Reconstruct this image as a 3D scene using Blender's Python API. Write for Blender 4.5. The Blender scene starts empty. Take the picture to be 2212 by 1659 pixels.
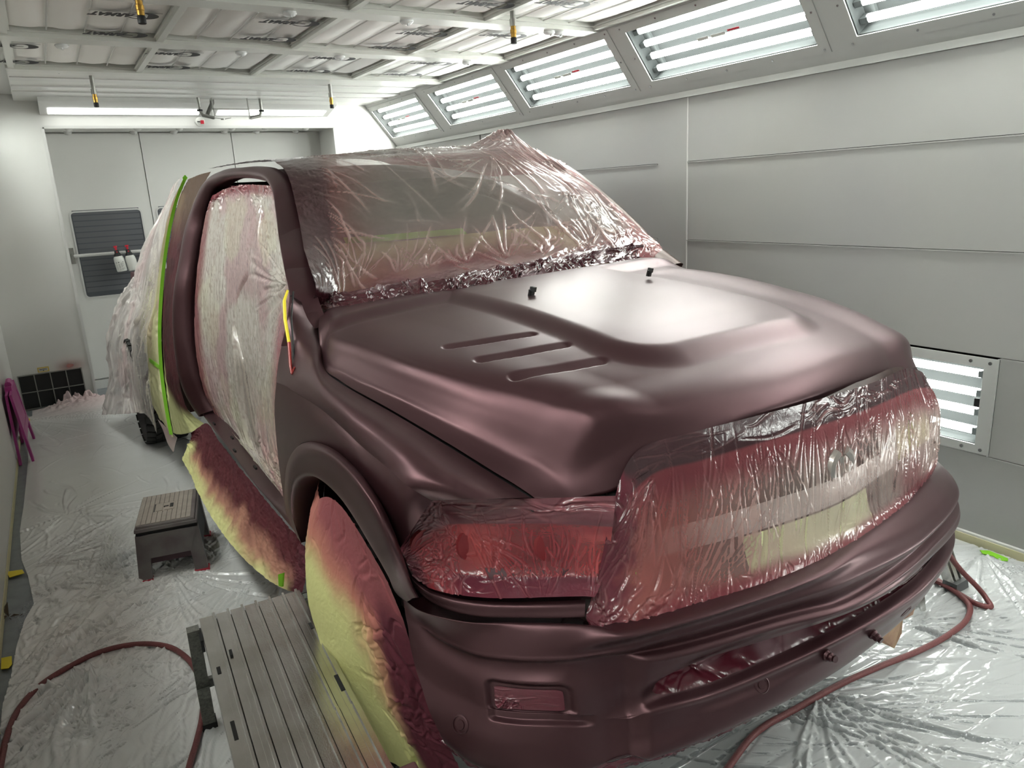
import bpy, math, random
import numpy as np
from mathutils import Vector, Matrix
random.seed(7); rng = np.random.default_rng(7)
SC = bpy.context.scene
COL = SC.collection
PI = math.pi

# ------------------------------------------------------------------ camera, world, exposure
cam = bpy.data.cameras.new('camera'); camo = bpy.data.objects.new('camera', cam); COL.objects.link(camo)
cam.sensor_fit = 'HORIZONTAL'; cam.sensor_width = 36.0; cam.lens = 36.0*1586.8/2212
cam.clip_start = 0.05; cam.clip_end = 60
Rwc = [[0.8467536, -0.5295669, -0.0506682], [-0.1769873, -0.1906095, -0.9655794], [0.5016811, 0.8265754, -0.2551259]]
m = Matrix.Identity(4)
for i in range(3):
    m[i][0] = Rwc[0][i]; m[i][1] = -Rwc[1][i]; m[i][2] = -Rwc[2][i]
m.translation = (0, 0, 1.717)
camo.matrix_world = m
SC.camera = camo
w = bpy.data.worlds.new('world'); SC.world = w; w.use_nodes = True
w.node_tree.nodes['Background'].inputs[0].default_value = (.8, .85, .85, 1)
w.node_tree.nodes['Background'].inputs[1].default_value = 0.05
SC.view_settings.view_transform = 'Standard'; SC.view_settings.look = 'None'
SC.view_settings.gamma = 1; SC.view_settings.use_curve_mapping = False
SC.view_settings.exposure = 0.78
TUBE = 19.5      # emission strength of the fluorescent tubes
SC.cycles.max_bounces = 8; SC.cycles.transparent_max_bounces = 12

# ------------------------------------------------------------------ helpers
def s2l(c):
    return tuple(((v/255)/12.92 if v/255 <= .04045 else ((v/255+.055)/1.055)**2.4) for v in c)
MATS = {}
def pbr(name, col, rough=.5, metal=0., spec=.5, bump=None, var=None, emit=None, coat=0, trans=0):
    m = bpy.data.materials.new(name); m.use_nodes = True; MATS[name] = m
    nt = m.node_tree; b = nt.nodes['Principled BSDF']
    c = s2l(col)+(1,)
    b.inputs['Base Color'].default_value = c
    b.inputs['Roughness'].default_value = rough; b.inputs['Metallic'].default_value = metal
    b.inputs['Specular IOR Level'].default_value = spec
    if coat: b.inputs['Coat Weight'].default_value = coat; b.inputs['Coat Roughness'].default_value = .42
    tc = nt.nodes.new('ShaderNodeTexCoord')
    if var:      # (scale, amount, other colour)
        n = nt.nodes.new('ShaderNodeTexNoise'); n.inputs['Scale'].default_value = var[0]; n.inputs['Detail'].default_value = 6
        nt.links.new(tc.outputs['Object'], n.inputs['Vector'])
        r = nt.nodes.new('ShaderNodeMapRange'); r.inputs[1].default_value = .42; r.inputs[2].default_value = .68; r.inputs[4].default_value = var[1]
        nt.links.new(n.outputs['Fac'], r.inputs[0])
        mx = nt.nodes.new('ShaderNodeMix'); mx.data_type = 'RGBA'
        mx.inputs[6].default_value = c; mx.inputs[7].default_value = s2l(var[2])+(1,)
        nt.links.new(r.outputs[0], mx.inputs[0]); nt.links.new(mx.outputs[2], b.inputs['Base Color'])
    if bump:     # (scale, strength, distance)
        n = nt.nodes.new('ShaderNodeTexNoise'); n.inputs['Scale'].default_value = bump[0]; n.inputs['Detail'].default_value = 5
        nt.links.new(tc.outputs['Object'], n.inputs['Vector'])
        bp = nt.nodes.new('ShaderNodeBump'); bp.inputs['Strength'].default_value = bump[1]; bp.inputs['Distance'].default_value = bump[2]
        nt.links.new(n.outputs['Fac'], bp.inputs['Height']); nt.links.new(bp.outputs[0], b.inputs['Normal'])
    if emit:
        b.inputs['Emission Color'].default_value = s2l(emit[0])+(1,); b.inputs['Emission Strength'].default_value = emit[1]
    return m
WHITE = pbr('white_booth_panel', (216, 216, 212), .38, var=(1.3, .10, (200, 200, 197)))
WHITE2 = pbr('white_enamel_trim', (205, 205, 202), .35)
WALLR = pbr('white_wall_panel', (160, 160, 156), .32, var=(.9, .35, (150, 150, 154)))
CEILM = pbr('white_ceiling_sheet', (205, 206, 200), .3)
FILTM = pbr('white_filter_media', (247, 247, 244), .9, bump=(60, .15, .004))
FLOORM = pbr('grey_floor_coating', (128, 134, 138), .3, var=(14, .5, (96, 104, 108)), bump=(9, .1, .004))
GRIT = pbr('pale_grit', (190, 196, 200), .4, bump=(300, .8, .01))
BLACK = pbr('black_rubber', (14, 14, 15), .6)
DARKGAP = pbr('dark_recess', (10, 8, 9), .8)
STEEL = pbr('galvanised_steel', (160, 160, 155), .35, .8, var=(20, .4, (120, 120, 116)))
CHROME = pbr('bright_screw', (200, 200, 200), .2, 1)
BRASS = pbr('brass', (178, 140, 70), .3, 1)
ALU = pbr('brushed_aluminium', (206, 205, 202), .24, 1.0, var=(9, .5, (168, 162, 152)), bump=(220, .12, .002))
ALUW = pbr('dusty_aluminium_leg', (120, 120, 114), .6, .3, var=(120, .7, (70, 72, 66)))
STOOLM = pbr('dusty_black_plastic', (108, 102, 100), .6, var=(9, .6, (78, 60, 64)), bump=(90, .15, .002))
STOOLT = pbr('dusty_plastic_top', (152, 143, 134), .7, var=(30, .5, (132, 124, 116)))
REDP = pbr('red_rubber_feet', (176, 52, 66), .5)
HOSE = pbr('oxblood_hose', (118, 62, 62), .55, var=(200, .6, (88, 44, 44)), bump=(260, .5, .002))
PINK = pbr('magenta_plastic', (176, 62, 140), .45, var=(8, .4, (120, 40, 90)))
LEAF = pbr('dry_leaf', (92, 80, 66), .8)
PLASTW = pbr('milky_bottle', (205, 206, 200), .4)
REDC = pbr('red_nozzle', (196, 36, 56), .35)
INK = pbr('black_print', (22, 20, 26), .6)
LOUVRE = pbr('grey_louvre', (92, 94, 98), .5)
GRILLD = pbr('dark_filter_grille', (30, 31, 31), .7, var=(3, .6, (44, 38, 38)))
YEL = pbr('yellow_label', (206, 178, 84), .5)
LENS = pbr('fixture_back_tray', (42, 44, 44), .9, spec=.0)  # tray colour darkened to imitate less glare between the tubes
TYRE = pbr('tyre_rubber', (42, 41, 40), .75, bump=(120, .2, .002))
GLASSD = pbr('dark_windscreen', (58, 58, 58), .12, spec=.5)
TAPEG = pbr('green_masking_tape', (128, 196, 40), .5, bump=(200, .2, .001))
TAPEY = pbr('yellow_tape', (226, 206, 36), .5)
TUBEM = pbr('fluorescent_tube', (255, 255, 255), .4, emit=((252, 252, 247), TUBE))
PAINT = pbr('satin_burgundy_paint', (72, 38, 43), .39, .72, spec=.4, coat=.55)
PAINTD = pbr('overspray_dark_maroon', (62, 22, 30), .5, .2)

def pane_mat():
    m = bpy.data.materials.new('clear_lamp_glass'); m.use_nodes = True; nt = m.node_tree
    nt.nodes.remove(nt.nodes['Principled BSDF'])
    t = nt.nodes.new('ShaderNodeBsdfTransparent'); g = nt.nodes.new('ShaderNodeBsdfGlossy'); g.inputs['Roughness'].default_value = .04
    f = nt.nodes.new('ShaderNodeFresnel'); f.inputs[0].default_value = 1.45; x = nt.nodes.new('ShaderNodeMixShader')
    t.inputs[0].default_value = (.93, .97, .96, 1)
    nt.links.new(f.outputs[0], x.inputs[0]); nt.links.new(t.outputs[0], x.inputs[1]); nt.links.new(g.outputs[0], x.inputs[2])
    nt.links.new(x.outputs[0], nt.nodes['Material Output'].inputs[0]); return m
PANE = pane_mat()

def film_mat(name, rough=.16, crinkle=(55, .25, .003), fre=.40, opaque=False, spec=.6, trans=0., metal=0):
    m = bpy.data.materials.new(name); m.use_nodes = True; nt = m.node_tree; b = nt.nodes['Principled BSDF']
    a = nt.nodes.new('ShaderNodeAttribute'); a.attribute_name = 'tint'
    nt.links.new(a.outputs['Color'], b.inputs['Base Color'])
    b.inputs['Roughness'].default_value = rough; b.inputs['Specular IOR Level'].default_value = spec; b.inputs['Metallic'].default_value = metal
    tc = nt.nodes.new('ShaderNodeTexCoord')
    n = nt.nodes.new('ShaderNodeTexNoise'); n.inputs['Scale'].default_value = crinkle[0]; n.inputs['Detail'].default_value = 3; n.inputs['Distortion'].default_value = 1.2
    nt.links.new(tc.outputs['Object'], n.inputs['Vector'])
    bp = nt.nodes.new('ShaderNodeBump'); bp.inputs['Strength'].default_value = crinkle[1]; bp.inputs['Distance'].default_value = crinkle[2]
    nt.links.new(n.outputs['Fac'], bp.inputs['Height']); nt.links.new(bp.outputs[0], b.inputs['Normal'])
    if not opaque:
        t = nt.nodes.new('ShaderNodeBsdfTransparent'); x = nt.nodes.new('ShaderNodeMixShader')
        f = nt.nodes.new('ShaderNodeFresnel'); f.inputs[0].default_value = 1.5; nt.links.new(bp.outputs[0], f.inputs[1])
        mu = nt.nodes.new('ShaderNodeMath'); mu.operation = 'MULTIPLY_ADD'; mu.use_clamp = True
        mu.inputs[1].default_value = fre; nt.links.new(f.outputs[0], mu.inputs[0]); nt.links.new(a.outputs['Alpha'], mu.inputs[2])
        nt.links.new(mu.outputs[0], x.inputs[0]); nt.links.new(t.outputs[0], x.inputs[1]); nt.links.new(b.outputs[0], x.inputs[2])
        nt.links.new(x.outputs[0], nt.nodes['Material Output'].inputs[0])
    return m
FILM = film_mat('masking_film')
FILMT = film_mat('painted_tape_film', .2, (30, .35, .003), opaque=True)
PAPER = film_mat('masking_paper', .75, (45, .35, .004), opaque=True, spec=.3)
FLOORF = film_mat('floor_plastic_film', .15, (30, .12, .004), fre=.7, spec=.9)

def link(name, me, mat=None, parent=None):
    o = bpy.data.objects.new(name, me); COL.objects.link(o)
    if mat is not None and not len(me.materials): me.materials.append(mat)
    if parent is not None: o.parent = parent
    return o
def tag(o, label=None, cat=None, group=None, kind=None):
    if label: o['label'] = label
    if cat: o['category'] = cat
    if group: o['group'] = group
    if kind: o['kind'] = kind
    return o
def empty(name, loc=(0, 0, 0), rz=0, label=None, cat=None, group=None, kind=None):
    o = bpy.data.objects.new(name, None); COL.objects.link(o); o.location = loc; o.rotation_euler = (0, 0, rz); o.empty_display_size = .05
    return tag(o, label, cat, group, kind)
class MB:
    """collects simple shapes into one mesh"""
    def __init__(s): s.v = []; s.f = []
    def add(s, v, f):
        k = len(s.v); s.v += [tuple(p) for p in v]; s.f += [tuple(i+k for i in q) for q in f]; return s
    def box(s, x0, y0, z0, x1, y1, z1, M=None, bev=0):
        v = [(x, y, z) for x in (x0, x1) for y in (y0, y1) for z in (z0, z1)]
        if M is not None: v = [tuple(M @ Vector(p)) for p in v]
        return s.add(v, [(0, 1, 3, 2), (4, 6, 7, 5), (0, 4, 5, 1), (2, 3, 7, 6), (0, 2, 6, 4), (1, 5, 7, 3)])
    def hexa(s, bot, top):
        return s.add(list(bot)+list(top), [(3, 2, 1, 0), (4, 5, 6, 7), (0, 1, 5, 4), (1, 2, 6, 5), (2, 3, 7, 6), (3, 0, 4, 7)])
    def tube(s, pts, r, n=8, cap=True, closed=False):
        pts = [Vector(p) for p in pts]; k = len(pts); rings = []
        rr = r if hasattr(r, '__len__') else [r]*k
        up = Vector((0, 0, 1)); prev = None
        for i, p in enumerate(pts):
            a = pts[max(i-1, 0)]; b = pts[min(i+1, k-1)]; d = (b-a).normalized()
            if prev is None:
                u = d.cross(up if abs(d.z) < .9 else Vector((1, 0, 0))).normalized()
            else:
                u = (prev-d*prev.dot(d)).normalized()
            prev = u; v = d.cross(u)
            rings.append([p+(u*math.cos(t*2*PI/n)+v*math.sin(t*2*PI/n))*rr[i] for t in range(n)])
        V = [q for g in rings for q in g]; F = []
        for i in range(k-1):
            for t in range(n):
                F.append((i*n+t, i*n+(t+1) % n, (i+1)*n+(t+1) % n, (i+1)*n+t))
        if cap: F += [tuple(range(n-1, -1, -1)), tuple((k-1)*n+t for t in range(n))]
        return s.add(V, F)
    def lathe(s, prof, n=16, c=(0, 0, 0), axis='z'):
        V = []; F = []
        for (r, z) in prof:
            for t in range(n):
                a = 2*PI*t/n; p = (r*math.cos(a), r*math.sin(a), z)
                if axis == 'x': p = (p[2], p[0], p[1])
                if axis == 'y': p = (p[0], p[2], p[1])
                V.append((p[0]+c[0], p[1]+c[1], p[2]+c[2]))
        k = len(prof)
        for i in range(k-1):
            for t in range(n): F.append((i*n+t, i*n+(t+1) % n, (i+1)*n+(t+1) % n, (i+1)*n+t))
        F += [tuple(range(n-1, -1, -1)), tuple((k-1)*n+t for t in range(n))]
        return s.add(V, F)
    def build(s, name, mat, parent=None, smooth=False, bevel=0):
        me = bpy.data.meshes.new(name); me.from_pydata(s.v, [], s.f); me.update()
        if smooth:
            me.polygons.foreach_set('use_smooth', [True]*len(me.polygons))
            try: me.set_sharp_from_angle(angle=math.radians(40))
            except Exception: pass
        o = link(name, me, mat, parent)
        if bevel:
            bm = o.modifiers.new('bevel', 'BEVEL'); bm.width = bevel; bm.segments = 2; bm.limit_method = 'ANGLE'
        return o

# ---- spline surfaces
def _spl(P, h, q):
    """P (K,...) control values, h (K-1) chord lengths, q fractional indices"""
    K = len(P); d = (P[1:]-P[:-1])/h.reshape(-1, *([1]*(P.ndim-1)))
    m = np.empty_like(P)
    if K > 2:
        hh = h.reshape(-1, *([1]*(P.ndim-1)))
        m[1:-1] = (d[:-1]*hh[1:]+d[1:]*hh[:-1])/(hh[:-1]+hh[1:])
        m[0] = 1.5*d[0]-.5*m[1]; m[-1] = 1.5*d[-1]-.5*m[-2]
    else: m[:] = d[0]
    q = np.clip(q, 0, K-1-1e-9); i = q.astype(int); t = (q-i); sh = (-1,)+(1,)*(P.ndim-1)
    t = t.reshape(sh); H = h[i].reshape(sh)
    return ((2*t**3-3*t**2+1)*P[i]+(t**3-2*t**2+t)*H*m[i]+(-2*t**3+3*t**2)*P[i+1]+(t**3-t**2)*H*m[i+1])
class Surf:
    def __init__(s, net):
        s.N = np.array(net, float); N = s.N
        s.hr = np.maximum(np.linalg.norm(N[1:]-N[:-1], axis=2).mean(1), 1e-4)
        s.hc = np.maximum(np.linalg.norm(N[:, 1:]-N[:, :-1], axis=2).mean(0), 1e-4)
    def grid(s, rq, cq):
        A = _spl(s.N, s.hr, rq)                       # rows x K x 3
        return np.swapaxes(_spl(np.swapaxes(A, 0, 1), s.hc, cq), 0, 1)
    def at(s, rq, cq):
        """rq, cq arrays of the same shape"""
        sh = rq.shape; rq = rq.ravel(); cq = cq.ravel()
        A = _spl(s.N, s.hr, rq)                       # n x K x 3
        K = A.shape[1]; h = s.hc
        B = np.swapaxes(A, 0, 1); d = (B[1:]-B[:-1])/h[:, None, None]; m = np.empty_like(B)
        if K > 2:
            m[1:-1] = (d[:-1]*h[1:, None, None]+d[1:]*h[:-1, None, None])/(h[:-1]+h[1:])[:, None, None]
            m[0] = 1.5*d[0]-.5*m[1]; m[-1] = 1.5*d[-1]-.5*m[-2]
        else: m[:] = d[0]
        q = np.clip(cq, 0, K-1-1e-9); i = q.astype(int); t = (q-i)[:, None]; k = np.arange(len(q)); H = h[i][:, None]
        return ((2*t**3-3*t**2+1)*B[i, k]+(t**3-2*t**2+t)*H*m[i, k]+(-2*t**3+3*t**2)*B[i+1, k]+(t**3-t**2)*H*m[i+1, k]).reshape(sh+(3,))
    def q(s, axis, n):
        h = s.hr if axis == 0 else s.hc
        L = np.concatenate([[0], np.cumsum(h)]); x = np.linspace(0, L[-1], n)
        return np.interp(x, L, np.arange(len(L)))
def normals(P):
    du = np.gradient(P, axis=1); dv = np.gradient(P, axis=0); n = np.cross(du, dv)
    return n/np.maximum(np.linalg.norm(n, axis=2, keepdims=True), 1e-12)
def metric(P):
    U = np.concatenate([np.zeros((P.shape[0], 1)), np.cumsum(np.linalg.norm(P[:, 1:]-P[:, :-1], axis=2), axis=1)], axis=1)
    V = np.concatenate([np.zeros((1, P.shape[1])), np.cumsum(np.linalg.norm(P[1:]-P[:-1], axis=2), axis=0)], axis=0)
    return U.mean(0), V.mean(1)
def grid_mesh(name, P, mat, parent=None, tint=None, keep=None, flip=False, smooth=True):
    nv, nu = P.shape[:2]
    idx = np.arange(nv*nu).reshape(nv, nu)
    F = np.stack([idx[:-1, :-1], idx[:-1, 1:], idx[1:, 1:], idx[1:, :-1]], axis=-1).reshape(-1, 4)
    if flip: F = F[:, ::-1]
    if keep is not None: F = F[keep.reshape(-1)]
    me = bpy.data.meshes.new(name)
    me.vertices.add(nv*nu); me.vertices.foreach_set('co', P.reshape(-1).astype(np.float32))
    me.loops.add(F.size); me.loops.foreach_set('vertex_index', F.reshape(-1).astype(np.int32))
    me.polygons.add(len(F)); me.polygons.foreach_set('loop_start', (np.arange(len(F))*4).astype(np.int32))
    me.polygons.foreach_set('loop_total', np.full(len(F), 4, np.int32))
    me.update(calc_edges=True)
    if smooth: me.polygons.foreach_set('use_smooth', np.ones(len(F), bool))
    if tint is not None:
        a = me.color_attributes.new('tint', 'FLOAT_COLOR', 'POINT'); a.data.foreach_set('color', tint.reshape(-1).astype(np.float32))
    return link(name, me, mat, parent)
def ridges(U, V, segs):
    """U (nu) V (nv) metric coordinates; adds folded ridges; seg = x0,y0,x1,y1,width,amp"""
    Z = np.zeros((len(V), len(U)))
    for (x0, y0, x1, y1, wd, am) in segs:
        pad = wd*3.2
        a, b = np.searchsorted(U, [min(x0, x1)-pad, max(x0, x1)+pad]); c, d = np.searchsorted(V, [min(y0, y1)-pad, max(y0, y1)+pad])
        if b <= a or d <= c: continue
        X = U[a:b][None, :]; Y = V[c:d][:, None]; dx, dy = x1-x0, y1-y0; L = math.hypot(dx, dy)
        if L < 1e-6: continue
        t = ((X-x0)*dx+(Y-y0)*dy)/L/L; n = ((X-x0)*dy-(Y-y0)*dx)/L
        n = n+wd*1.3*np.sin(t*5+x0*40)
        tp = np.clip(1-(2*t-1)**4, 0, 1)*((t > 0) & (t < 1)); k = (n/(wd*(.45+.75*t)))**2
        Z[c:d, a:b] += am*tp*(1-.9*k)*np.exp(-k)
    return Z
def vn(X, Y, s, seed=0):
    r = np.random.default_rng(seed).random((64, 64)); X = X*s; Y = Y*s
    i = np.floor(X).astype(int); j = np.floor(Y).astype(int); u = X-i; v = Y-j; u = u*u*(3-2*u); v = v*v*(3-2*v)
    g = lambda a, b: r[a % 64, b % 64]
    return (g(i, j)*(1-u)+g(i+1, j)*u)*(1-v)+(g(i, j+1)*(1-u)+g(i+1, j+1)*u)*v
def fbm(X, Y, s, seed=0, o=3):
    return sum(vn(X, Y, s*2**k, seed+k)/2**k for k in range(o))/sum(1/2**k for k in range(o))
def fan(cx, cy, a0, a1, n, l0, l1, w=.006, a=.004, r0=0.01):
    out = []
    for _ in range(n):
        an = math.radians(random.uniform(a0, a1)); l = random.uniform(l0, l1); rr = random.uniform(r0, r0*3+.001)
        ww = w*random.uniform(.5, 1.5)
        out.append((cx+rr*math.cos(an), cy+rr*math.sin(an), cx+l*math.cos(an), cy+l*math.sin(an), ww, a*random.uniform(.4, 1.3)*random.choice((1, 1, -1))))
    return out
def strew(x0, y0, x1, y1, n, a0, a1, l0, l1, w=.006, a=.003):
    out = []
    for _ in range(n):
        cx = random.uniform(x0, x1); cy = random.uniform(y0, y1); an = math.radians(random.uniform(a0, a1)); l = random.uniform(l0, l1)/2
        out.append((cx-l*math.cos(an), cy-l*math.sin(an), cx+l*math.cos(an), cy+l*math.sin(an), w*random.uniform(.5, 1.6), a*random.uniform(.3, 1.3)*random.choice((1, 1, -1))))
    return out
def sheet(name, net, nr, nc, mat, segs=None, tint=None, sign=1, parent=None, rq=None, cq=None, off=0., flip=False, rough=0., amp=.4, fold=0., cones=(), foldc=None):
    """spline surface -> wrinkled sheet. segs(U,V)->list, tint(S,T,X,Y)->rgba ; S,T in 0..1 along columns, rows"""
    S_ = Surf(net); rq = S_.q(0, nr) if rq is None else rq; cq = S_.q(1, nc) if cq is None else cq
    P = S_.grid(rq, cq); Nn = normals(P)*sign; U, V = metric(P)
    Z = np.zeros(P.shape[:2])+off
    Zr = ridges(U, V, segs(U[-1], V[-1]))*amp if segs else 0*Z
    Z = Z+Zr
    UU, VV = np.meshgrid(U, V)
    if rough: Z = Z+rough*(fbm(UU, VV, 22, 5)-.5)+rough*.5*(1-abs(2*fbm(UU, VV, 45, 9, 2)-1))
    for (x, y, z, h, r) in cones:
        dd = np.sqrt(((P-np.array([x, y, z]))**2).sum(-1)); P[..., 2] += h*np.exp(-dd/r)*(1+.25*np.sin(np.arctan2(P[..., 1]-y, P[..., 0]-x)*7))
    P = P+Nn*Z[..., None]
    tt = None
    if tint is not None:
        Sg, Tg = np.meshgrid(np.linspace(0, 1, len(cq)), np.linspace(0, 1, len(rq)))
        tt = tint(Sg, Tg, UU, VV)
        if foldc:  # pale tint painted along the folds, imitating their highlights
            f_ = (.42*np.clip(np.abs(Zr)/.004, 0, 1))[..., None]; tt[..., :3] = tt[..., :3]*(1-f_)+np.array(s2l(foldc))*f_
        if fold: tt[..., 3] = np.clip(tt[..., 3]+fold*np.clip(np.abs(Zr)/.003, 0, 1), 0, 1)
    return grid_mesh(name, P, mat, parent, tt, flip=flip)
def rgba(shape, col, al=1.):
    t = np.empty(shape+(4,)); t[..., :3] = s2l(col); t[..., 3] = al; return t
def mixc(t, col, al, f):
    """lerp tint toward colour/alpha with factor f (array)"""
    f = np.clip(f, 0, 1)[..., None]; c = np.array(s2l(col)+(al,)); return t*(1-f)+c*f
def ss(a, b, x):
    t = np.clip((x-a)/(b-a), 0, 1); return t*t*(3-2*t)
MAR = (92, 34, 46); MARD = (52, 20, 28); CLEARC = (214, 206, 200); PAPY = (222, 222, 160)

# ------------------------------------------------------------------ the booth
XR, XL, YB, YF, ZC, ZW = 3.439, -.477, 7.817, -3.2, 2.66, 2.235
def st(o): o['kind'] = 'structure'; return o
fl = MB().box(XL-.5, YF-.2, -.06, XR+.2, YB+.8, 0).build('floor', FLOORM); st(fl)
# right wall : backing, panels, post strips
wr = MB().box(XR+.15, YF, 0, XR+.2, YB, ZW+.02).build('wall_right', DARKGAP); st(wr)
cols = [(YF, -1.18), (-1.16, 1.14), (1.16, 3.44), (3.70, 5.98), (6.0, YB)]
rowsz = [(.02, .438), (.441, .897), (.90, 1.355), (1.358, 1.831), (1.834, ZW)]
LOWF = [(1.55, 2.73), (-.85, .33), (3.95, 5.13), (6.2, 7.38)]  # last entry is an added, hidden light to brighten the ceiling
ORD = ['first', 'second', 'third', 'fourth', 'fifth', 'sixth', 'seventh']
for (a, b) in cols:
    for (c, d) in rowsz:
        segs = [(a, b)]
        if abs(c-.441) < .01:
            for (f0, f1) in LOWF:
                ns = []
                for (s0, s1) in segs:
                    if f1 <= s0 or f0 >= s1: ns.append((s0, s1)); continue
                    if f0-s0 > .02: ns.append((s0, f0-.004))
                    if s1-f1 > .02: ns.append((f1+.004, s1))
                segs = ns
        for (s0, s1) in segs:
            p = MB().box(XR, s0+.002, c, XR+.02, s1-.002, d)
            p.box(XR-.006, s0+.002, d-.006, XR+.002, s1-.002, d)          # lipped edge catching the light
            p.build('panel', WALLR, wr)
MB().box(XR-.002, 3.44, .02, XR+.02, 3.70, ZW).build('post_cover', WALLR, wr)
MB().box(XR-.004, 3.435, .02, XR+.003, 3.443, ZW-.01).build('seam_strip', WHITE2, wr)
bb = MB().box(XR-.018, YF, 0, XR, YB, .055).build('baseboard_right', WHITE2); st(bb)
tb = MB().box(XR-.022, YF, .0, XR-.018, YB, .045).build('sealant', pbr('yellowed_sealant', (214, 208, 170), .6), bb)
# left wall with door slab
wl = MB().box(XL-.08, YF, 0, XL, YB, ZW+.02).build('wall_left', WHITE); st(wl)
for (a, b) in ((-3.1, .2), (.22, 2.6)): MB().box(XL, a, .05, XL+.012, b, 2.2).build('panel', WHITE, wl)
d3 = MB().box(XL, 2.64, .05, XL+.02, 6.03, 2.15).build('door_3', WHITE); st(d3)
MB().box(XL, 6.9, .05, XL+.006, 6.93, 2.15).build('seam_strip', DARKGAP, wl)
MB().box(XL, 6.08, .05, XL+.012, 6.88, 2.15).build('panel', WHITE, wl)
bl = MB().box(XL, YF, 0, XL+.02, YB, .045).build('baseboard_left', WHITE2); st(bl)
MB().box(XL+.02, YF, 0, XL+.024, YB, .04).build('sealant', MATS['yellowed_sealant'], bl)
# back wall : left pier, right pier, header, recess
RX0, RX1, RZ, RD = .14, 2.74, 2.445, 8.317
wb = MB().box(XL-.3, YB, 0, RX0, RD+.06, ZC+.1).box(RX1, YB, 0, XR+.1, RD+.06, ZC+.1).box(RX0, YB, RZ, RX1, RD+.06, ZC+.1)
wb.box(RX0, RD, 0, RX1, RD+.1, RZ); wb = wb.build('wall_back', WHITE); st(wb)
MB().box(RX0-.012, YB-.012, .0, RX0+.012, YB+.0, RZ).box(RX0, YB-.012, RZ-.012, RX1, YB, RZ+.012).box(RX1-.012, YB-.012, 0, RX1+.012, YB, RZ).build('corner_trim', WHITE2, wb)
wf = MB().box(XL-.1, YF-.1, 0, XR+.1, YF, ZC+.1).build('wall_front', WHITE); st(wf)
for i in range(5): MB().box(XL+.05+i*.78, YF, .02, XL+.05+i*.78+.77, YF+.012, 2.6).build('panel', WHITE, wf)
# recess door leaves
DX = [RX0+.01, .938, 1.80, 2.62]
for i in range(3):
    d = MB().box(DX[i]+.004, RD-.03, .1, DX[i+1]-.004, RD, RZ-.012).build('door_%d' % (i+4), WHITE); st(d)
MB().box(RX0, RD-.035, 0, RX1, RD, .085).build('threshold_strip', WHITE2, wb)
# windows with slat louvre behind
def win(n, x0, x1, z0=.915, z1=1.717):
    y = RD-.03; r = .03
    fr = MB()
    o = []; i_ = []
    for (cx, cz, a0) in ((x1-r, z1-r, 0), (x0+r, z1-r, 90), (x0+r, z0+r, 180), (x1-r, z0+r, 270)):
        for k in range(5):
            a = math.radians(a0+k*22.5); o.append((cx+(r+.014)*math.cos(a), cz+(r+.014)*math.sin(a))); i_.append((cx+r*math.cos(a), cz+r*math.sin(a)))
    N = len(o)
    V = [(p[0], y-.008, p[1]) for p in o]+[(p[0], y-.008, p[1]) for p in i_]+[(p[0], y+.002, p[1]) for p in i_]+[(p[0], y+.0, p[1]) for p in o]
    F = []
    for k in range(N):
        j = (k+1) % N; F += [(k, j, N+j, N+k), (N+k, N+j, 2*N+j, 2*N+k), (3*N+k, 3*N+j, j, k)]
    fr.add(V, F); f = fr.build('window_%d' % n, WHITE2); st(f)
    MB().add([(p[0], y-.003, p[1]) for p in i_], [tuple(range(N))[::-1]]).build('pane', pbr('window_dark_%d' % n, (84, 87, 91), .15), f)
    k = 0; z = z0+.045
    while z < z1-.02:
        MB().box(x0+.012, y-.0045, z, x1-.012, y-.0032, z+.042).build('slat', LOUVRE, f); z += .0525
    return f
win(1, .235, .835); win(2, .99, 1.62)
# push bar
pb = empty('push_bar', (.56, RD-.03, 1.32), 0, 'white horizontal push bar across the small back door window', 'door bar')
MB().tube([(-.37, -.09, 0), (.4, -.09, 0)], .016, 10).build('rail', WHITE2, pb, True)
for x in (-.37, .4): MB().box(x-.03, -.03, -.075, x+.01, 0, .075).box(x-.018, -.1, -.02, x+.004, -.02, .02).build('bracket', STEEL, pb)
# exhaust grille in the left pier
gr = empty('filter_grille', (-.19, YB, .0), 0, 'dark square-celled exhaust filter grille low on the back pier', 'grille')
MB().box(-.25, -.004, .012, .25, .01, .32).build('filter_pad', GRILLD, gr)
fm = MB()
for k in range(5): x = -.25+k*.125; fm.box(x-.004, -.016, .01, x+.004, -.004, .325)
for z in (.01, .165, .322): fm.box(-.25, -.016, z-.004, .25, -.004, z+.004)
fm.build('grid_frame', STEEL, gr)
wlab = empty('warning_label', (-.235, YB-.002, .355), 0, 'yellow-edged warning sticker above the dark exhaust grille', 'sticker')
MB().box(-.045, -.002, -.022, .045, 0, .022).build('border', YEL, wlab)
MB().box(-.036, -.003, -.014, .036, -.001, .012).build('white_field', PLASTW, wlab)
tx = MB()
for k in range(2): tx.box(-.03, -.0036, .004-k*.009, .03, -.0028, .008-k*.009)
tx.add([(-.006, -.0036, -.012), (.006, -.0036, -.012), (0, -.0036, -.003)], [(0, 1, 2)]).build('print', INK, wlab)
# overspray mark on the back pier
os_ = np.zeros((20, 30, 3)); gx, gz = np.meshgrid(np.linspace(-.2, .19, 30), np.linspace(.30, .50, 20)); os_[..., 0] = gx; os_[..., 1] = YB-.0015; os_[..., 2] = gz
tt = rgba(gx.shape, (196, 120, 112), 0.)
tt[..., 3] = .55*np.exp(-((gx+.02)/.09)**2-((gz-.355)/.045)**2)*(.5+fbm(gx, gz, 14, 3))
sp = grid_mesh('overspray_stain', os_, film_mat('overspray_stain', .5, (9, 0, 0), fre=0, spec=0.1), wb, tt)

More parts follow.
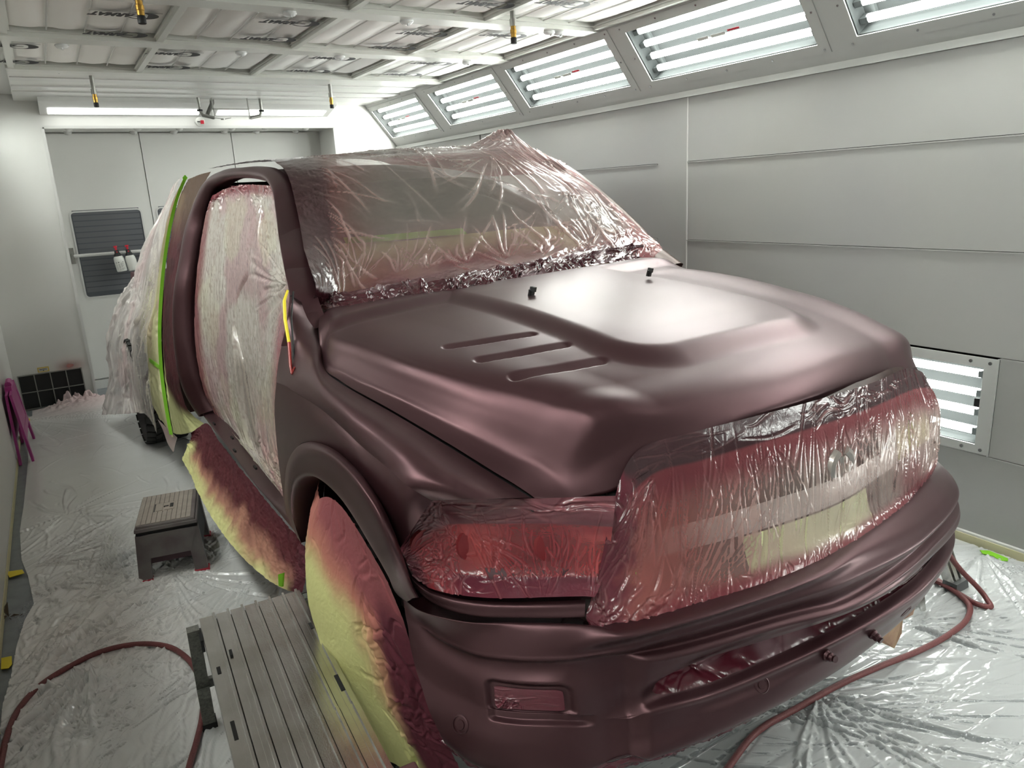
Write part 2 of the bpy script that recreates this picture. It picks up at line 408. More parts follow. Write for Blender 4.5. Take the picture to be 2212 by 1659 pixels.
# ceiling : slab, filter modules
ce = MB().box(XL-.2, YF, ZC+.05, XR+.2, YB+.1, ZC+.12).box(-.03, 6.07, ZC, 3.13, YB, ZC+.05).build('ceiling', WHITE); st(ce)
for (y, dz) in ((6.5, .006), (6.9, .010), (7.2, .010), (7.38, .006)):
    MB().box(-.02, y, ZC-dz, 3.12, y+.16, ZC).build('sheet_rib', WHITE2, ce)
XB = [0.0, .75, 1.525, 2.315, 3.09]; YBs = [6.05]
while YBs[-1] > YF+1.0: YBs.append(YBs[-1]-1.05)
for i, y in enumerate(YBs):
    wd = .05 if i == 0 else .07
    MB().box(-.03, y-wd, ZC-.03, 3.13, y+wd, ZC+.05).box(-.03, y-wd-.012, ZC-.006, 3.13, y+wd+.012, ZC).build('cross_beam', CEILM, ce)
for x in XB:
    MB().box(x-.018, YBs[-1], ZC-.022, x+.018, 6.05, ZC+.05).box(x-.03, YBs[-1], ZC-.004, x+.03, 6.05, ZC+.0).build('runner_bar', CEILM, ce)
def filt_mesh(wd):
    nx, ny = 49, 24; x = np.linspace(0, wd, nx); y = np.linspace(0, .9, ny); X, Y = np.meshgrid(x, y)
    cell = wd/4; ph = (X % cell)/cell
    Z = -.020*np.sin(PI*ph)**.6*np.sin(PI*np.clip(Y/.9, 0, 1))**.25+.004*fbm(X*3, Y*3, 6, 3)
    return np.stack([X, Y, Z], -1)
LOGO = None
def logo_mesh():
    cu = bpy.data.curves.new('logo', 'FONT'); cu.body = 'ARMAT'; cu.size = .062; cu.shear = .45; cu.extrude = .0006; cu.offset = .0035
    o = bpy.data.objects.new('tmp', cu); COL.objects.link(o); bpy.context.view_layer.update()
    me = bpy.data.meshes.new_from_object(o); bpy.data.objects.remove(o)
    v = [tuple(x.co) for x in me.vertices]; f = [tuple(p.vertices) for p in me.polygons]
    mb = MB(); mb.add([(a+.105, b+.0, c) for a, b, c in v], f)
    # sweeping G : open ellipse ring with a thick left side
    N = 40; V = []
    for k in range(N):
        a = math.radians(35+k*310/(N-1)); th = .009+.030*max(0, -math.cos(a))
        for r in (1, 0):
            V.append((.065+(.085-(0 if r else th*1.5))*math.cos(a), .018+(.048-(0 if r else th*.9))*math.sin(a), 0))
    mb.add(V, [(2*k, 2*k+2, 2*k+3, 2*k+1) for k in range(N-1)])
    mb.add([(.06, .018, 0), (.135, .018, 0), (.14, .028, 0), (.065, .028, 0)], [(0, 1, 2, 3)])
    mb.add([(-.03, -.035, 0), (.33, -.02, 0), (.33, -.017, 0), (-.03, -.031, 0)], [(0, 1, 2, 3)])
    m = bpy.data.meshes.new('logo'); m.from_pydata(mb.v, [], mb.f); m.materials.append(INK); return m
LOGO = logo_mesh()
proto = {}
fi = 0
for yi in range(len(YBs)-1):
    y1 = YBs[yi]-.07; y0 = YBs[yi+1]+.07
    for xi in range(4):
        x0 = XB[xi]+.018; x1 = XB[xi+1]-.018; wd = x1-x0
        root = empty('ceiling_filter', (x0, y0, ZC+.022))
        if 'f' not in proto:
            f = grid_mesh('filter_media', filt_mesh(.745), FILTM, root, flip=True); proto['f'] = f.data
            wm = MB()
            wm.tube([(0, 0, -.012), (.0, .9, -.012)], .0042, 6); me = wm.build('retaining_wire', WHITE2, root); proto['w'] = me.data
            bpy.data.objects.remove(me)
        else: f = link('filter_media', proto['f'], None, root)
        f.scale = (wd/.745, (y1-y0)/.9, 1)
        for k in (1, 2, 3):
            o = link('retaining_wire', proto['w'], None, root); o.location = (wd*k/4, 0, 0); o.scale = (1, (y1-y0)/.9, 1)
        root.parent = ce
        root['kind'] = 'structure'
        fi += 1
# printed logos, at the places the photo shows them
for (x, y) in [(.66, 4.33), (.66, 4.80), (1.02, 5.30), (1.04, 5.80), (.14, 5.28), (.14, 5.8), (1.46, 4.25), (1.46, 4.70), (2.02, 5.20), (2.02, 5.74), (2.27, 4.30), (2.27, 4.75), (2.78, 5.22), (2.78, 5.74), (2.28, 3.55), (1.5, 3.6), (2.78, 4.2), (2.66, 3.4)]:
    o = link('filter_print', LOGO, None, ce); o.location = (x, y, ZC-.012); o.rotation_euler = (PI, 0, PI); o.scale = (.9, 1.5, 1)
# round fixing clips
cm = MB().lathe([(.034, .0), (.036, -.008), (.026, -.018), (.01, -.022)], 14).box(-.004, -.03, -.03, .004, -.012, -.018)
c0 = cm.build('beam_clip', pbr('clear_plastic_clip', (224, 226, 226), .15, 0), None, True); cme = c0.data; bpy.data.objects.remove(c0)
cat = dict(label='small round clear plastic clip pressed under the filter ceiling beams', cat='clip', group='round clips under the ceiling beams')
cnm = [('first', 'second'), ('first', 'third'), ('second', 'third'), ('second', 'second'), ('third', 'second'), ('fourth', 'second'), ('third', 'third'), ('fourth', 'third'), ('first', 'rearmost'), ('second', 'rearmost'), ('third', 'rearmost'), ('fourth', 'rearmost')]
for i, (x, y, z) in enumerate([(.264, 5.10, ZC-.03), (1.226, 3.97, ZC-.03), (1.857, 3.96, ZC-.03), (1.23, 5.06, ZC-.03), (1.857, 5.04, ZC-.03), (2.809, 5.02, ZC-.03), (2.79, 3.95, ZC-.03), (2.86, 3.95, ZC-.03),
        (.27, 6.14, ZC), (1.23, 6.12, ZC), (1.86, 6.12, ZC), (2.80, 6.14, ZC)]):
    o = link('ceiling_clip', cme); o.location = (x, y, z); tag(o, 'round clear clip, %s from the left under the %s filter ceiling beam' % cnm[i], 'clip', cat['group'])
sd = MB().lathe([(.036, 0), (.036, -.006), (.028, -.02), (.012, -.03)], 14).build('puck_fitting', WHITE2, None, True); sme = sd.data; bpy.data.objects.remove(sd)
for i, x in enumerate([.34, .89, 1.25, 1.73, 2.05, 2.46]):
    for (y, lab, g) in ((YB+.06, 'white dome on the front edge of the doorway soffit', 'front row of soffit domes'), (RD-.09, 'white dome along the rear of the doorway soffit', 'rear row of soffit domes')):
        o = link('soffit_dome', sme); o.location = (x, y, RZ); tag(o, ORD[i]+' from the left, '+lab, 'fitting', g)
# sloped light housings, both sides
A = Vector((3.113, 0, 2.648)); B = Vector((3.439, 0, 2.235)); ax = (B-A).normalized(); SL = (B-A).length
bays = [(-1.68, -.50), (-.29, .89), (1.105, 2.285), (2.495, 3.675), (3.875, 5.055), (5.26, 6.40), (6.66, 7.76)]
bays = [(a, b) for a, b in bays]
def slope_frame(side):
    """local frame: u along y, s down the slope, n into the booth"""
    if side > 0: return A, ax, Vector((-ax.z*-1, 0, 0))
def slope_pt(side, s, y, n):
    p = A+ax*s; nn = Vector((ax.z, 0, -ax.x))           # into the booth (toward -x, -z)
    p = p+nn*n
    x = p.x if side > 0 else (XL+XR)-p.x
    return (x, y, p.z)
def sbox(mb, side, s0, s1, y0, y1, n0, n1):
    a = [slope_pt(side, s0, y0, n0), slope_pt(side, s1, y0, n0), slope_pt(side, s1, y1, n0), slope_pt(side, s0, y1, n0)]
    b = [slope_pt(side, s0, y0, n1), slope_pt(side, s1, y0, n1), slope_pt(side, s1, y1, n1), slope_pt(side, s0, y1, n1)]
    return mb.hexa(a, b) if side > 0 else mb.hexa(a[::-1], b[::-1])
GREYT = pbr('white_housing_sheet', (182, 183, 180), .35)  # booth white, darkened in the colour for its backlit shade
for side in (1, -1):
    mb = MB(); S0, S1 = .13*SL, .775*SL
    sbox(mb, side, -.02, S0-.010, YF, YB, -.05, 0); sbox(mb, side, S1+.010, SL+.01, YF, YB, -.05, 0)
    ys = [YF]+[v for b_ in bays for v in (b_[0]-.01, b_[1]+.01)]+[YB]
    for k in range(0, len(ys), 2): sbox(mb, side, S0-.010, S1+.010, ys[k], ys[k+1], -.05, 0)
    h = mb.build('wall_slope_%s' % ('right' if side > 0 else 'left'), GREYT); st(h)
    for k, (a, b) in enumerate(bays):       # raised access frames and seam lips
        f = MB(); e = .06
        sbox(f, side, S0-.05, S0, a-e, b+e, 0, .006); sbox(f, side, S1, S1+.05, a-e, b+e, 0, .006)
        sbox(f, side, S0, S1, a-e, a, 0, .006); sbox(f, side, S0, S1, b, b+e, 0, .006)
        f.build('access_frame', GREYT, h)
        sc = MB()
        for (s_, y_) in [(S0-.03, a-.03+(b-a+.06)*q/4) for q in range(5)]+[(S1+.03, a-.03+(b-a+.06)*q/4) for q in range(5)]+[((S0+S1)/2, a-.035), ((S0+S1)/2, b+.035)]:
            c = Vector(slope_pt(side, s_, y_, .006)); d = Vector(slope_pt(side, s_, y_, .010)); sc.tube([c, d], .0055, 6)
        o = sc.build('screw_heads', CHROME, h); o['kind'] = 'stuff'
    MB().box(XR-.022 if side > 0 else XL, YF, 2.205, XR if side > 0 else XL+.022, YB, 2.238).build('trim_%d' % (1 if side > 0 else 2), GREYT)
    bpy.data.objects['trim_%d' % (1 if side > 0 else 2)]['kind'] = 'structure'
SOCK = pbr('lamp_socket_grey', (58, 61, 61), .8, spec=.02)  # darkened in colour along with the tray, against the tube glare
def fixture(frame, L, H, label, group, name='light_fixture'):
    """frame(u,s,n)->world ; tray, four tubes, sockets, glass"""
    t = empty(name, (0, 0, 0), 0, label, 'light', group)
    def hx(mb, u0, u1, s0, s1, n0, n1):
        a = [frame(u0, s0, n0), frame(u0, s1, n0), frame(u1, s1, n0), frame(u1, s0, n0)]; b = [frame(u0, s0, n1), frame(u0, s1, n1), frame(u1, s1, n1), frame(u1, s0, n1)]
        return mb.hexa(a, b)
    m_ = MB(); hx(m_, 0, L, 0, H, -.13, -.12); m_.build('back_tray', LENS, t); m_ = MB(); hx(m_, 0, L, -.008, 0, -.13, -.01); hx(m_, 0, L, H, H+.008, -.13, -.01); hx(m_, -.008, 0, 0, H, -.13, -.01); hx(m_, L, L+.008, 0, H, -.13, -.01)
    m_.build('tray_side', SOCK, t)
    for k in range(4):
        s_ = H*(k+.5)/4
        MB().tube([frame(.035, s_, -.06), frame(L-.035, s_, -.06)], .019, 10).build('tube', TUBEM, t)
        for u in (.004, L-.042):
            q = MB(); hx(q, u, u+.038, s_-.014, s_+.014, -.085, -.04); q.build('lamp_socket', SOCK, t)
    for u in (0.0, L-.052):
        q = MB(); hx(q, u, u+.052, 0, H, -.12, -.10); q.build('end_plate', SOCK, t)
    g = MB(); g.add([frame(0, 0, -.008), frame(L, 0, -.008), frame(L, H, -.008), frame(0, H, -.008)], [(0, 1, 2, 3)]); g.build('glass_cover', PANE, t)
    return t
names = ['first', 'second', 'third', 'fourth', 'fifth']
for side in (1, -1):
    for k, (a, b) in enumerate(bays):
        S0 = .13*SL; H = (.775-.13)*SL
        fr = lambda u, s, n, a=a, S0=S0, side=side: slope_pt(side, S0+s, a+u, n)
        vis = side > 0 and a > .9
        if vis:
            idx = 6-k
            lab = ['farthest sloped strip of four tubes over the right wall, next to the back wall', 'second sloped four-tube light from the back wall', 'middle sloped four-tube light, above the truck roof', 'second sloped four-tube light from the right edge of the photo', 'nearest sloped four-tube light at the top right corner'][idx]
        else:
            lab = '%s sloped four-tube light from the back wall, above the %s wall' % (ORD[6-k], 'right' if side > 0 else 'left')
        t = fixture(fr, b-a, H, lab, 'sloped four-tube lights over the right wall' if side > 0 else 'sloped four-tube lights over the left wall')
        if vis:
            q = MB()
            for (u0, u1, s0, c_) in ((.50, .60, .46, 0), (.62, .70, .46, 0)):
                q.add([fr(u0, H*s0, -.005), fr(u1, H*s0, -.005), fr(u1, H*(s0+.05), -.005), fr(u0, H*(s0+.05), -.005)], [(0, 1, 2, 3)])
            q.build('data_sticker', PLASTW, t)
            q = MB(); q.add([fr(.40, H*.44, -.005), fr(.48, H*.44, -.005), fr(.48, H*.47, -.005), fr(.40, H*.47, -.005)], [(0, 1, 2, 3)]); q.build('red_sticker', REDC, t)
# low wall lights; left pair and rear right one added, unseen, as fill
for side, ys in ((1, LOWF), (-1, [(-.85, .33), (1.22, 2.40)])):
    for k, (a, b) in enumerate(ys):
        z0, z1 = .445, .89; xw = XR if side > 0 else XL+.012
        def fr(u, s, n, a=a, side=side, xw=xw): return (xw-side*n, a+.055+u, .845-s)
        lab = ('low wall light with four white tubes beside the truck grille' if k == 0 and side > 0 else 'low four-tube wall light hidden beside the truck %s' % ('cab' if k == 2 else 'bed, added as unseen fill') if side > 0 else 'added unseen four-tube fill light in the left wall, ' + ('behind the camera' if k == 0 else 'beside the work platform'))
        if side > 0 and k == 1: lab = 'low four-tube wall light in the right wall behind the camera'
        t = fixture(fr, b-a-.11, .36, lab, None, 'wall_light')
        f = MB(); e = .055; x0, x1 = sorted((xw, xw-side*.008))
        f.box(x0, a, z0, x1, a+e, z1); f.box(x0, b-e, z0, x1, b, z1); f.box(x0, a+e, z0, x1, b-e, z0+.04); f.box(x0, a+e, z1-.045, x1, b-e, z1)
        f.box(x0-.003*side, a-.004, z0-.004, x1, a, z1+.004)
        f.build('frame', GREYT, t)
        for (yy, zz) in ((a+.028, z1-.02), (a+.028, z0+.02), (a+.11, z1-.02), (a+.11, z0+.02), (b-.028, z1-.02), (b-.028, z0+.02)):
            MB().tube([(xw-side*.008, yy, zz), (xw-side*.014, yy, zz)], .008, 8).build('screw', CHROME, t)
        if k == 0: MB().box(xw-side*.002-.003, a+.057, .66, xw-side*.002+.003, a+.08, .70).build('clip', BLACK, t)
# two lights along the back header, seen from below
def header_light(x0, x1, lab):
    t = empty('header_light', ((x0+x1)/2, 7.62, 2.60), 0, lab, 'light', 'two strip lights above the back doorway'); h = (x1-x0)/2
    MB().hexa([(-h-.06, .19, -.055), (h+.06, .19, -.055), (h+.06, .19, .05), (-h-.06, .19, .05)][::-1], [(-h-.06, -.14, .02), (h+.06, -.14, .02), (h+.06, -.14, .06), (-h-.06, -.14, .06)][::-1]).build('housing', WHITE2, t)
    def fr(u, s, n): return (-h+u, .17-s, -.056+s*.22)
    V = [(-h, .16, -.052), (h, .16, -.052), (h, .02, -.022), (-h, .02, -.022)]
    MB().add(V, [(0, 1, 2, 3)]).build('diffuser', pbr('lit_diffuser', (250, 252, 252), .5, emit=((250, 252, 248), 2.2)) if 'lit_diffuser' not in MATS else MATS['lit_diffuser'], t)
    for k in range(5): MB().tube([(-h+k*h/2, -.06, .012), (-h+k*h/2, -.06, .004)], .006, 6).build('screw', CHROME, t)
    return t
header_light(.20, 1.42, 'left strip light hung above the back doorway')
header_light(1.58, 2.62, 'right strip light hung above the back doorway')
# overhead pipe manifold between the header lights
pm = empty('pipe_manifold', (1.5, 7.35, 2.5), 0, 'grey overhead air pipe hangers and valve between the two header strip lights', 'pipe')
MB().tube([(-.14, 0, .16), (-.14, 0, .04), (-.12, 0, .0), (-.03, 0, -.02)], .014, 8).build('pipe', STEEL, pm, True)
MB().tube([(.40, 0, .16), (.40, 0, .04), (.38, 0, .0), (.29, 0, -.02)], .014, 8).build('pipe', STEEL, pm, True)
MB().box(-.03, -.01, -.03, -.022, .01, .16).box(.28, -.01, -.03, .288, .01, .16).box(-.03, -.01, .05, .288, .01, .06).build('hanger', STEEL, pm)
for x in (-.14, .40): MB().lathe([(.024, .035), (.024, .05)], 12, (x, 0, 0)).build('collar', BLACK, pm)
MB().tube([(-.02, 0, -.02), (.06, .02, -.03), (.12, .0, -.02)], .003, 6).lathe([(.018, -.005), (.018, .005)], 10, (.05, .02, -.03)).build('chain', STEEL, pm)
# drop nozzles (x, y, top z, length)
nz = [((0.488, 3.563, 2.5), 'brass drop nozzle hanging nearest the top left corner'),
      ((2.323, 3.622, 2.53), 'brass drop nozzle hanging from the ceiling beam near the top centre'),
      ((0.477, 6.372, 2.5), 'brass drop nozzle in front of the left header light'),
      ((2.264, 6.451, 2.52), 'brass drop nozzle at the right end of the header lights')]
for (p, lab) in nz:
    x, y, z = p
    t = empty('drop_nozzle', (x, y, z), 0, lab, 'nozzle', 'brass drop nozzles under the booth ceiling')
    top = ZC-z
    MB().tube([(0, 0, .06), (0, 0, top)], .014, 10).build('drop_pipe', STEEL, t, True)
    MB().lathe([(.019, .035), (.019, .07)], 8).build('coupling', STEEL, t)
    MB().lathe([(.012, -.022), (.015, -.02), (.015, -.002), (.017, 0), (.017, .018), (.014, .02), (.014, .036)], 10).build('brass_body', BRASS, t, True)
    MB().lathe([(.0135, -.052), (.0165, -.05), (.0165, -.024), (.015, -.022)], 12).build('black_tip', BLACK, t, True)
cmr = empty('header_gauge', (1.43, YB-.012, 2.49), 0, 'small round dial gauge on the header above the back doorway', 'gauge')
MB().lathe([(.042, .01), (.042, -.02), (.034, -.024)], 18, axis='y').build('dial_body', PLASTW, cmr, True)
MB().box(.0, -.032, -.02, .03, -.026, .012).build('red_mark', REDC, cmr)
MB().box(-.028, -.03, -.004, -.004, -.025, .004).build('needle', INK, cmr)
# bottles hung on the push bar
def bottle(x, lab, printed):
    t = empty('spray_bottle', (x, RD-.188, 1.145), 0, lab, 'bottle', 'pair of spray bottles hanging on the back door bar'); t.rotation_euler = (0, math.radians(-6), 0)
    MB().lathe([(.040, 0), (.046, .006), (.047, .10), (.044, .13), (.034, .150), (.03, .154)], 20).build('body', PLASTW, t, True)
    MB().lathe([(.037, .140), (.033, .16), (.022, .178), (.021, .20), (.018, .205)], 16).build('pump_head', BLACK, t, True)
    MB().lathe([(.009, .20), (.010, .228), (.017, .232), (.017, .244), (.012, .247)], 12).build('red_plunger', REDC, t, True)
    MB().lathe([(.0065, -.018), (.0065, -.026)], 10, (.0, 0, .188), 'y').build('red_button', REDC, t)
    if printed:
        q = MB()
        for k in range(9):
            z = .02+k*.0085
            for s in range(4):
                if (k*7+s*5) % 6 == 0: continue
                a0 = -PI/2-.85+s*.43; r = .0478; a1 = a0+.16+.2*((k*3+s) % 3)/2; h = .0022+(.004 if k == 8 else 0)
                q.add([(r*math.cos(a0), r*math.sin(a0), z), (r*math.cos(a1), r*math.sin(a1), z), (r*math.cos(a1), r*math.sin(a1), z+h), (r*math.cos(a0), r*math.sin(a0), z+h)], [(0, 1, 2, 3)])
        q.build('label_print', INK, t)
bottle((0.572, 8.13, 1.26)[0]+.0, 'white spray bottle with printed label, left of the pair on the door bar', True)
bottle((0.672, 8.13, 1.251)[0], 'plain white spray bottle without print, right of the pair on the door bar', False)

# ------------------------------------------------------------------ the truck (local frame: x to its left side, y rearwards, z up)
NETS = {
 'hood': [[[-0.715,0.508,1.325],[-0.71,0.493,1.331],[-0.708,0.488,1.333],[-0.702,0.482,1.334],[-0.685,0.466,1.336],[-0.672,0.454,1.337],[-0.659,0.446,1.338],[-0.642,0.441,1.34],[-0.463,0.417,1.356],[-0.251,0.396,1.364],[0,0.385,1.365],[0.258,0.398,1.371],[0.476,0.421,1.372],[0.68,0.451,1.374],[0.72,0.451,1.372],[0.76,0.461,1.366]],[[-0.796,0.388,1.311],[-0.787,0.395,1.315],[-0.784,0.393,1.316],[-0.781,0.383,1.317],[-0.772,0.346,1.322],[-0.765,0.318,1.325],[-0.755,0.301,1.328],[-0.737,0.294,1.33],[-0.532,0.284,1.35],[-0.289,0.275,1.36],[0,0.27,1.362],[0.266,0.277,1.368],[0.49,0.291,1.369],[0.7,0.308,1.37],[0.76,0.308,1.366],[0.8,0.308,1.352]],[[-0.881,0.144,1.244],[-0.873,0.154,1.252],[-0.87,0.157,1.256],[-0.866,0.162,1.263],[-0.852,0.177,1.286],[-0.841,0.188,1.304],[-0.827,0.194,1.315],[-0.807,0.196,1.321],[-0.582,0.189,1.346],[-0.316,0.183,1.358],[0,0.18,1.36],[0.293,0.181,1.364],[0.539,0.182,1.358],[0.77,0.184,1.35],[0.83,0.184,1.31],[0.88,0.184,1.24]],[[-0.894,-0.031,1.226],[-0.878,-0.028,1.233],[-0.872,-0.026,1.237],[-0.865,-0.024,1.246],[-0.843,-0.017,1.273],[-0.826,-0.012,1.295],[-0.81,-0.009,1.308],[-0.789,-0.008,1.315],[-0.569,-0.004,1.34],[-0.309,-0.002,1.352],[0,0,1.354],[0.296,-0.005,1.356],[0.546,-0.014,1.348],[0.78,-0.026,1.335],[0.84,-0.026,1.295],[0.88,-0.026,1.225]],[[-0.865,-0.319,1.196],[-0.84,-0.301,1.208],[-0.832,-0.296,1.213],[-0.826,-0.293,1.223],[-0.809,-0.288,1.253],[-0.796,-0.283,1.277],[-0.782,-0.281,1.291],[-0.762,-0.28,1.298],[-0.55,-0.28,1.321],[-0.298,-0.28,1.332],[0,-0.28,1.334],[0.281,-0.282,1.336],[0.518,-0.285,1.326],[0.74,-0.29,1.312],[0.8,-0.29,1.27],[0.85,-0.29,1.2]],[[-0.816,-0.526,1.149],[-0.783,-0.512,1.165],[-0.774,-0.508,1.171],[-0.765,-0.504,1.183],[-0.743,-0.495,1.22],[-0.726,-0.488,1.249],[-0.71,-0.484,1.265],[-0.691,-0.484,1.273],[-0.499,-0.499,1.295],[-0.271,-0.513,1.306],[0,-0.52,1.308],[0.27,-0.515,1.31],[0.497,-0.507,1.3],[0.71,-0.496,1.285],[0.775,-0.486,1.245],[0.83,-0.466,1.165]],[[-0.77,-0.637,1.104],[-0.725,-0.625,1.12],[-0.713,-0.623,1.127],[-0.7,-0.624,1.14],[-0.668,-0.632,1.183],[-0.643,-0.638,1.215],[-0.624,-0.642,1.234],[-0.605,-0.646,1.243],[-0.436,-0.678,1.26],[-0.237,-0.705,1.268],[0,-0.72,1.27],[0.262,-0.707,1.272],[0.483,-0.684,1.261],[0.69,-0.654,1.245],[0.76,-0.624,1.205],[0.83,-0.574,1.125]],[[-0.738,-0.687,1.075],[-0.684,-0.701,1.092],[-0.669,-0.706,1.099],[-0.655,-0.712,1.112],[-0.617,-0.729,1.152],[-0.587,-0.742,1.183],[-0.566,-0.75,1.201],[-0.547,-0.756,1.208],[-0.395,-0.79,1.217],[-0.214,-0.819,1.221],[0,-0.835,1.222],[0.258,-0.82,1.224],[0.476,-0.794,1.214],[0.68,-0.76,1.2],[0.76,-0.72,1.155],[0.83,-0.66,1.085]],[[-0.725,-0.719,1.06],[-0.672,-0.743,1.064],[-0.657,-0.749,1.067],[-0.641,-0.754,1.074],[-0.603,-0.763,1.096],[-0.572,-0.771,1.114],[-0.551,-0.776,1.125],[-0.532,-0.781,1.131],[-0.384,-0.821,1.159],[-0.208,-0.856,1.172],[0,-0.875,1.175],[0.251,-0.858,1.177],[0.462,-0.828,1.168],[0.66,-0.788,1.155],[0.74,-0.753,1.1],[0.81,-0.683,1.06]],[[-0.722,-0.723,1.056],[-0.671,-0.761,1.053],[-0.657,-0.77,1.052],[-0.644,-0.777,1.053],[-0.611,-0.792,1.056],[-0.585,-0.804,1.058],[-0.566,-0.811,1.061],[-0.548,-0.816,1.066],[-0.396,-0.84,1.119],[-0.215,-0.861,1.145],[0,-0.872,1.15],[0.247,-0.861,1.151],[0.455,-0.841,1.138],[0.65,-0.814,1.12],[0.73,-0.784,1.055],[0.8,-0.724,1.04]]],
 'fender_up': [[[-0.86,0.437,1.417],[-0.8,0.47,1.363],[-0.794,0.413,1.312],[-0.844,0.257,1.278],[-0.895,0.098,1.24],[-0.903,-0.065,1.225],[-0.872,-0.324,1.195],[-0.848,-0.473,1.17],[-0.787,-0.62,1.112],[-0.73,-0.718,1.058]],[[-0.9,0.383,1.352],[-0.88,0.329,1.325],[-0.861,0.275,1.298],[-0.895,0.147,1.271],[-0.932,-0.005,1.24],[-0.938,-0.163,1.225],[-0.912,-0.382,1.198],[-0.892,-0.52,1.176],[-0.842,-0.648,1.126],[-0.786,-0.726,1.075]],[[-0.925,0.372,1.3],[-0.921,0.275,1.285],[-0.918,0.178,1.271],[-0.939,0.067,1.254],[-0.963,-0.086,1.232],[-0.966,-0.242,1.217],[-0.947,-0.422,1.192],[-0.933,-0.552,1.174],[-0.896,-0.664,1.134],[-0.844,-0.719,1.087]],[[-0.95,0.371,1.225],[-0.952,0.257,1.23],[-0.955,0.143,1.235],[-0.966,0.039,1.226],[-0.979,-0.122,1.213],[-0.98,-0.279,1.198],[-0.968,-0.431,1.176],[-0.96,-0.557,1.162],[-0.937,-0.658,1.132],[-0.889,-0.693,1.09]],[[-0.965,0.358,1.184],[-0.969,0.253,1.193],[-0.972,0.147,1.202],[-0.977,0.046,1.2],[-0.983,-0.123,1.194],[-0.983,-0.285,1.178],[-0.977,-0.42,1.158],[-0.973,-0.545,1.147],[-0.96,-0.639,1.125],[-0.915,-0.661,1.085]],[[-0.977,0.329,1.167],[-0.979,0.245,1.172],[-0.981,0.162,1.177],[-0.982,0.061,1.18],[-0.982,-0.115,1.178],[-0.982,-0.28,1.162],[-0.98,-0.405,1.144],[-0.979,-0.53,1.135],[-0.972,-0.62,1.117],[-0.93,-0.633,1.079]]],
 'fender_low': [[[-0.98,0.317,1.17],[-0.981,0.236,1.177],[-0.982,0.105,1.178],[-0.982,-0.115,1.178],[-0.982,-0.28,1.162],[-0.98,-0.404,1.144],[-0.979,-0.53,1.135],[-0.972,-0.62,1.117],[-0.93,-0.633,1.079]],[[-0.975,0.407,1.059],[-0.984,0.254,1.101],[-0.989,0.1,1.139],[-0.99,-0.124,1.158],[-0.99,-0.299,1.15],[-0.988,-0.424,1.129],[-0.987,-0.535,1.114],[-0.98,-0.61,1.091],[-0.946,-0.621,1.051]],[[-0.97,0.466,0.888],[-0.984,0.291,1.001],[-0.992,0.108,1.087],[-0.995,-0.122,1.131],[-0.995,-0.31,1.131],[-0.994,-0.437,1.109],[-0.992,-0.53,1.086],[-0.985,-0.588,1.055],[-0.961,-0.597,1.012]],[[-0.967,0.486,0.744],[-0.98,0.337,0.91],[-0.992,0.128,1.04],[-0.996,-0.11,1.104],[-0.996,-0.31,1.112],[-0.996,-0.439,1.088],[-0.993,-0.518,1.058],[-0.986,-0.561,1.02],[-0.97,-0.568,0.974]],[[-0.965,0.482,0.643],[-0.975,0.384,0.83],[-0.99,0.152,0.999],[-0.995,-0.092,1.08],[-0.995,-0.303,1.094],[-0.995,-0.435,1.069],[-0.992,-0.503,1.033],[-0.985,-0.533,0.988],[-0.975,-0.538,0.94]]],
 'flare': [[[-0.955,0.392,0.583],[-0.97,0.449,0.657],[-0.985,0.35,0.843],[-0.997,0.125,1.009],[-1,-0.117,1.089],[-1,-0.319,1.102],[-1,-0.455,1.079],[-0.998,-0.524,1.045],[-0.99,-0.551,0.999],[-0.98,-0.558,0.949],[-0.955,-0.559,0.837],[-0.95,-0.565,0.82]],[[-0.978,0.302,0.628],[-0.996,0.331,0.706],[-1.01,0.235,0.882],[-1.022,0.027,1.031],[-1.026,-0.197,1.105],[-1.026,-0.381,1.116],[-1.026,-0.506,1.093],[-1.022,-0.57,1.057],[-1.014,-0.593,1.013],[-1.003,-0.594,0.964],[-0.973,-0.584,0.852],[-0.968,-0.589,0.837]],[[-0.985,0.274,0.643],[-1.005,0.278,0.726],[-1.02,0.185,0.896],[-1.03,-0.011,1.034],[-1.035,-0.224,1.104],[-1.035,-0.396,1.113],[-1.035,-0.513,1.089],[-1.03,-0.574,1.051],[-1.022,-0.595,1.007],[-1.01,-0.591,0.957],[-0.975,-0.572,0.843],[-0.97,-0.577,0.831]],[[-0.989,0.248,0.651],[-1.009,0.236,0.743],[-1.022,0.153,0.888],[-1.029,-0.019,1.004],[-1.034,-0.21,1.061],[-1.034,-0.372,1.064],[-1.034,-0.478,1.039],[-1.029,-0.537,1.002],[-1.021,-0.563,0.963],[-1.009,-0.564,0.921],[-0.977,-0.552,0.827],[-0.972,-0.563,0.82]],[[-0.985,0.254,0.644],[-1.005,0.226,0.745],[-1.015,0.153,0.867],[-1.02,0.002,0.963],[-1.025,-0.169,1.007],[-1.025,-0.323,1.002],[-1.025,-0.418,0.975],[-1.02,-0.475,0.939],[-1.012,-0.508,0.906],[-1,-0.514,0.871],[-0.97,-0.51,0.799],[-0.965,-0.53,0.797]],[[-0.885,0.254,0.644],[-0.905,0.226,0.745],[-0.915,0.153,0.867],[-0.92,0.002,0.963],[-0.925,-0.169,1.007],[-0.925,-0.323,1.002],[-0.925,-0.418,0.975],[-0.92,-0.475,0.939],[-0.912,-0.508,0.906],[-0.9,-0.514,0.871],[-0.87,-0.51,0.799],[-0.865,-0.53,0.797]]],
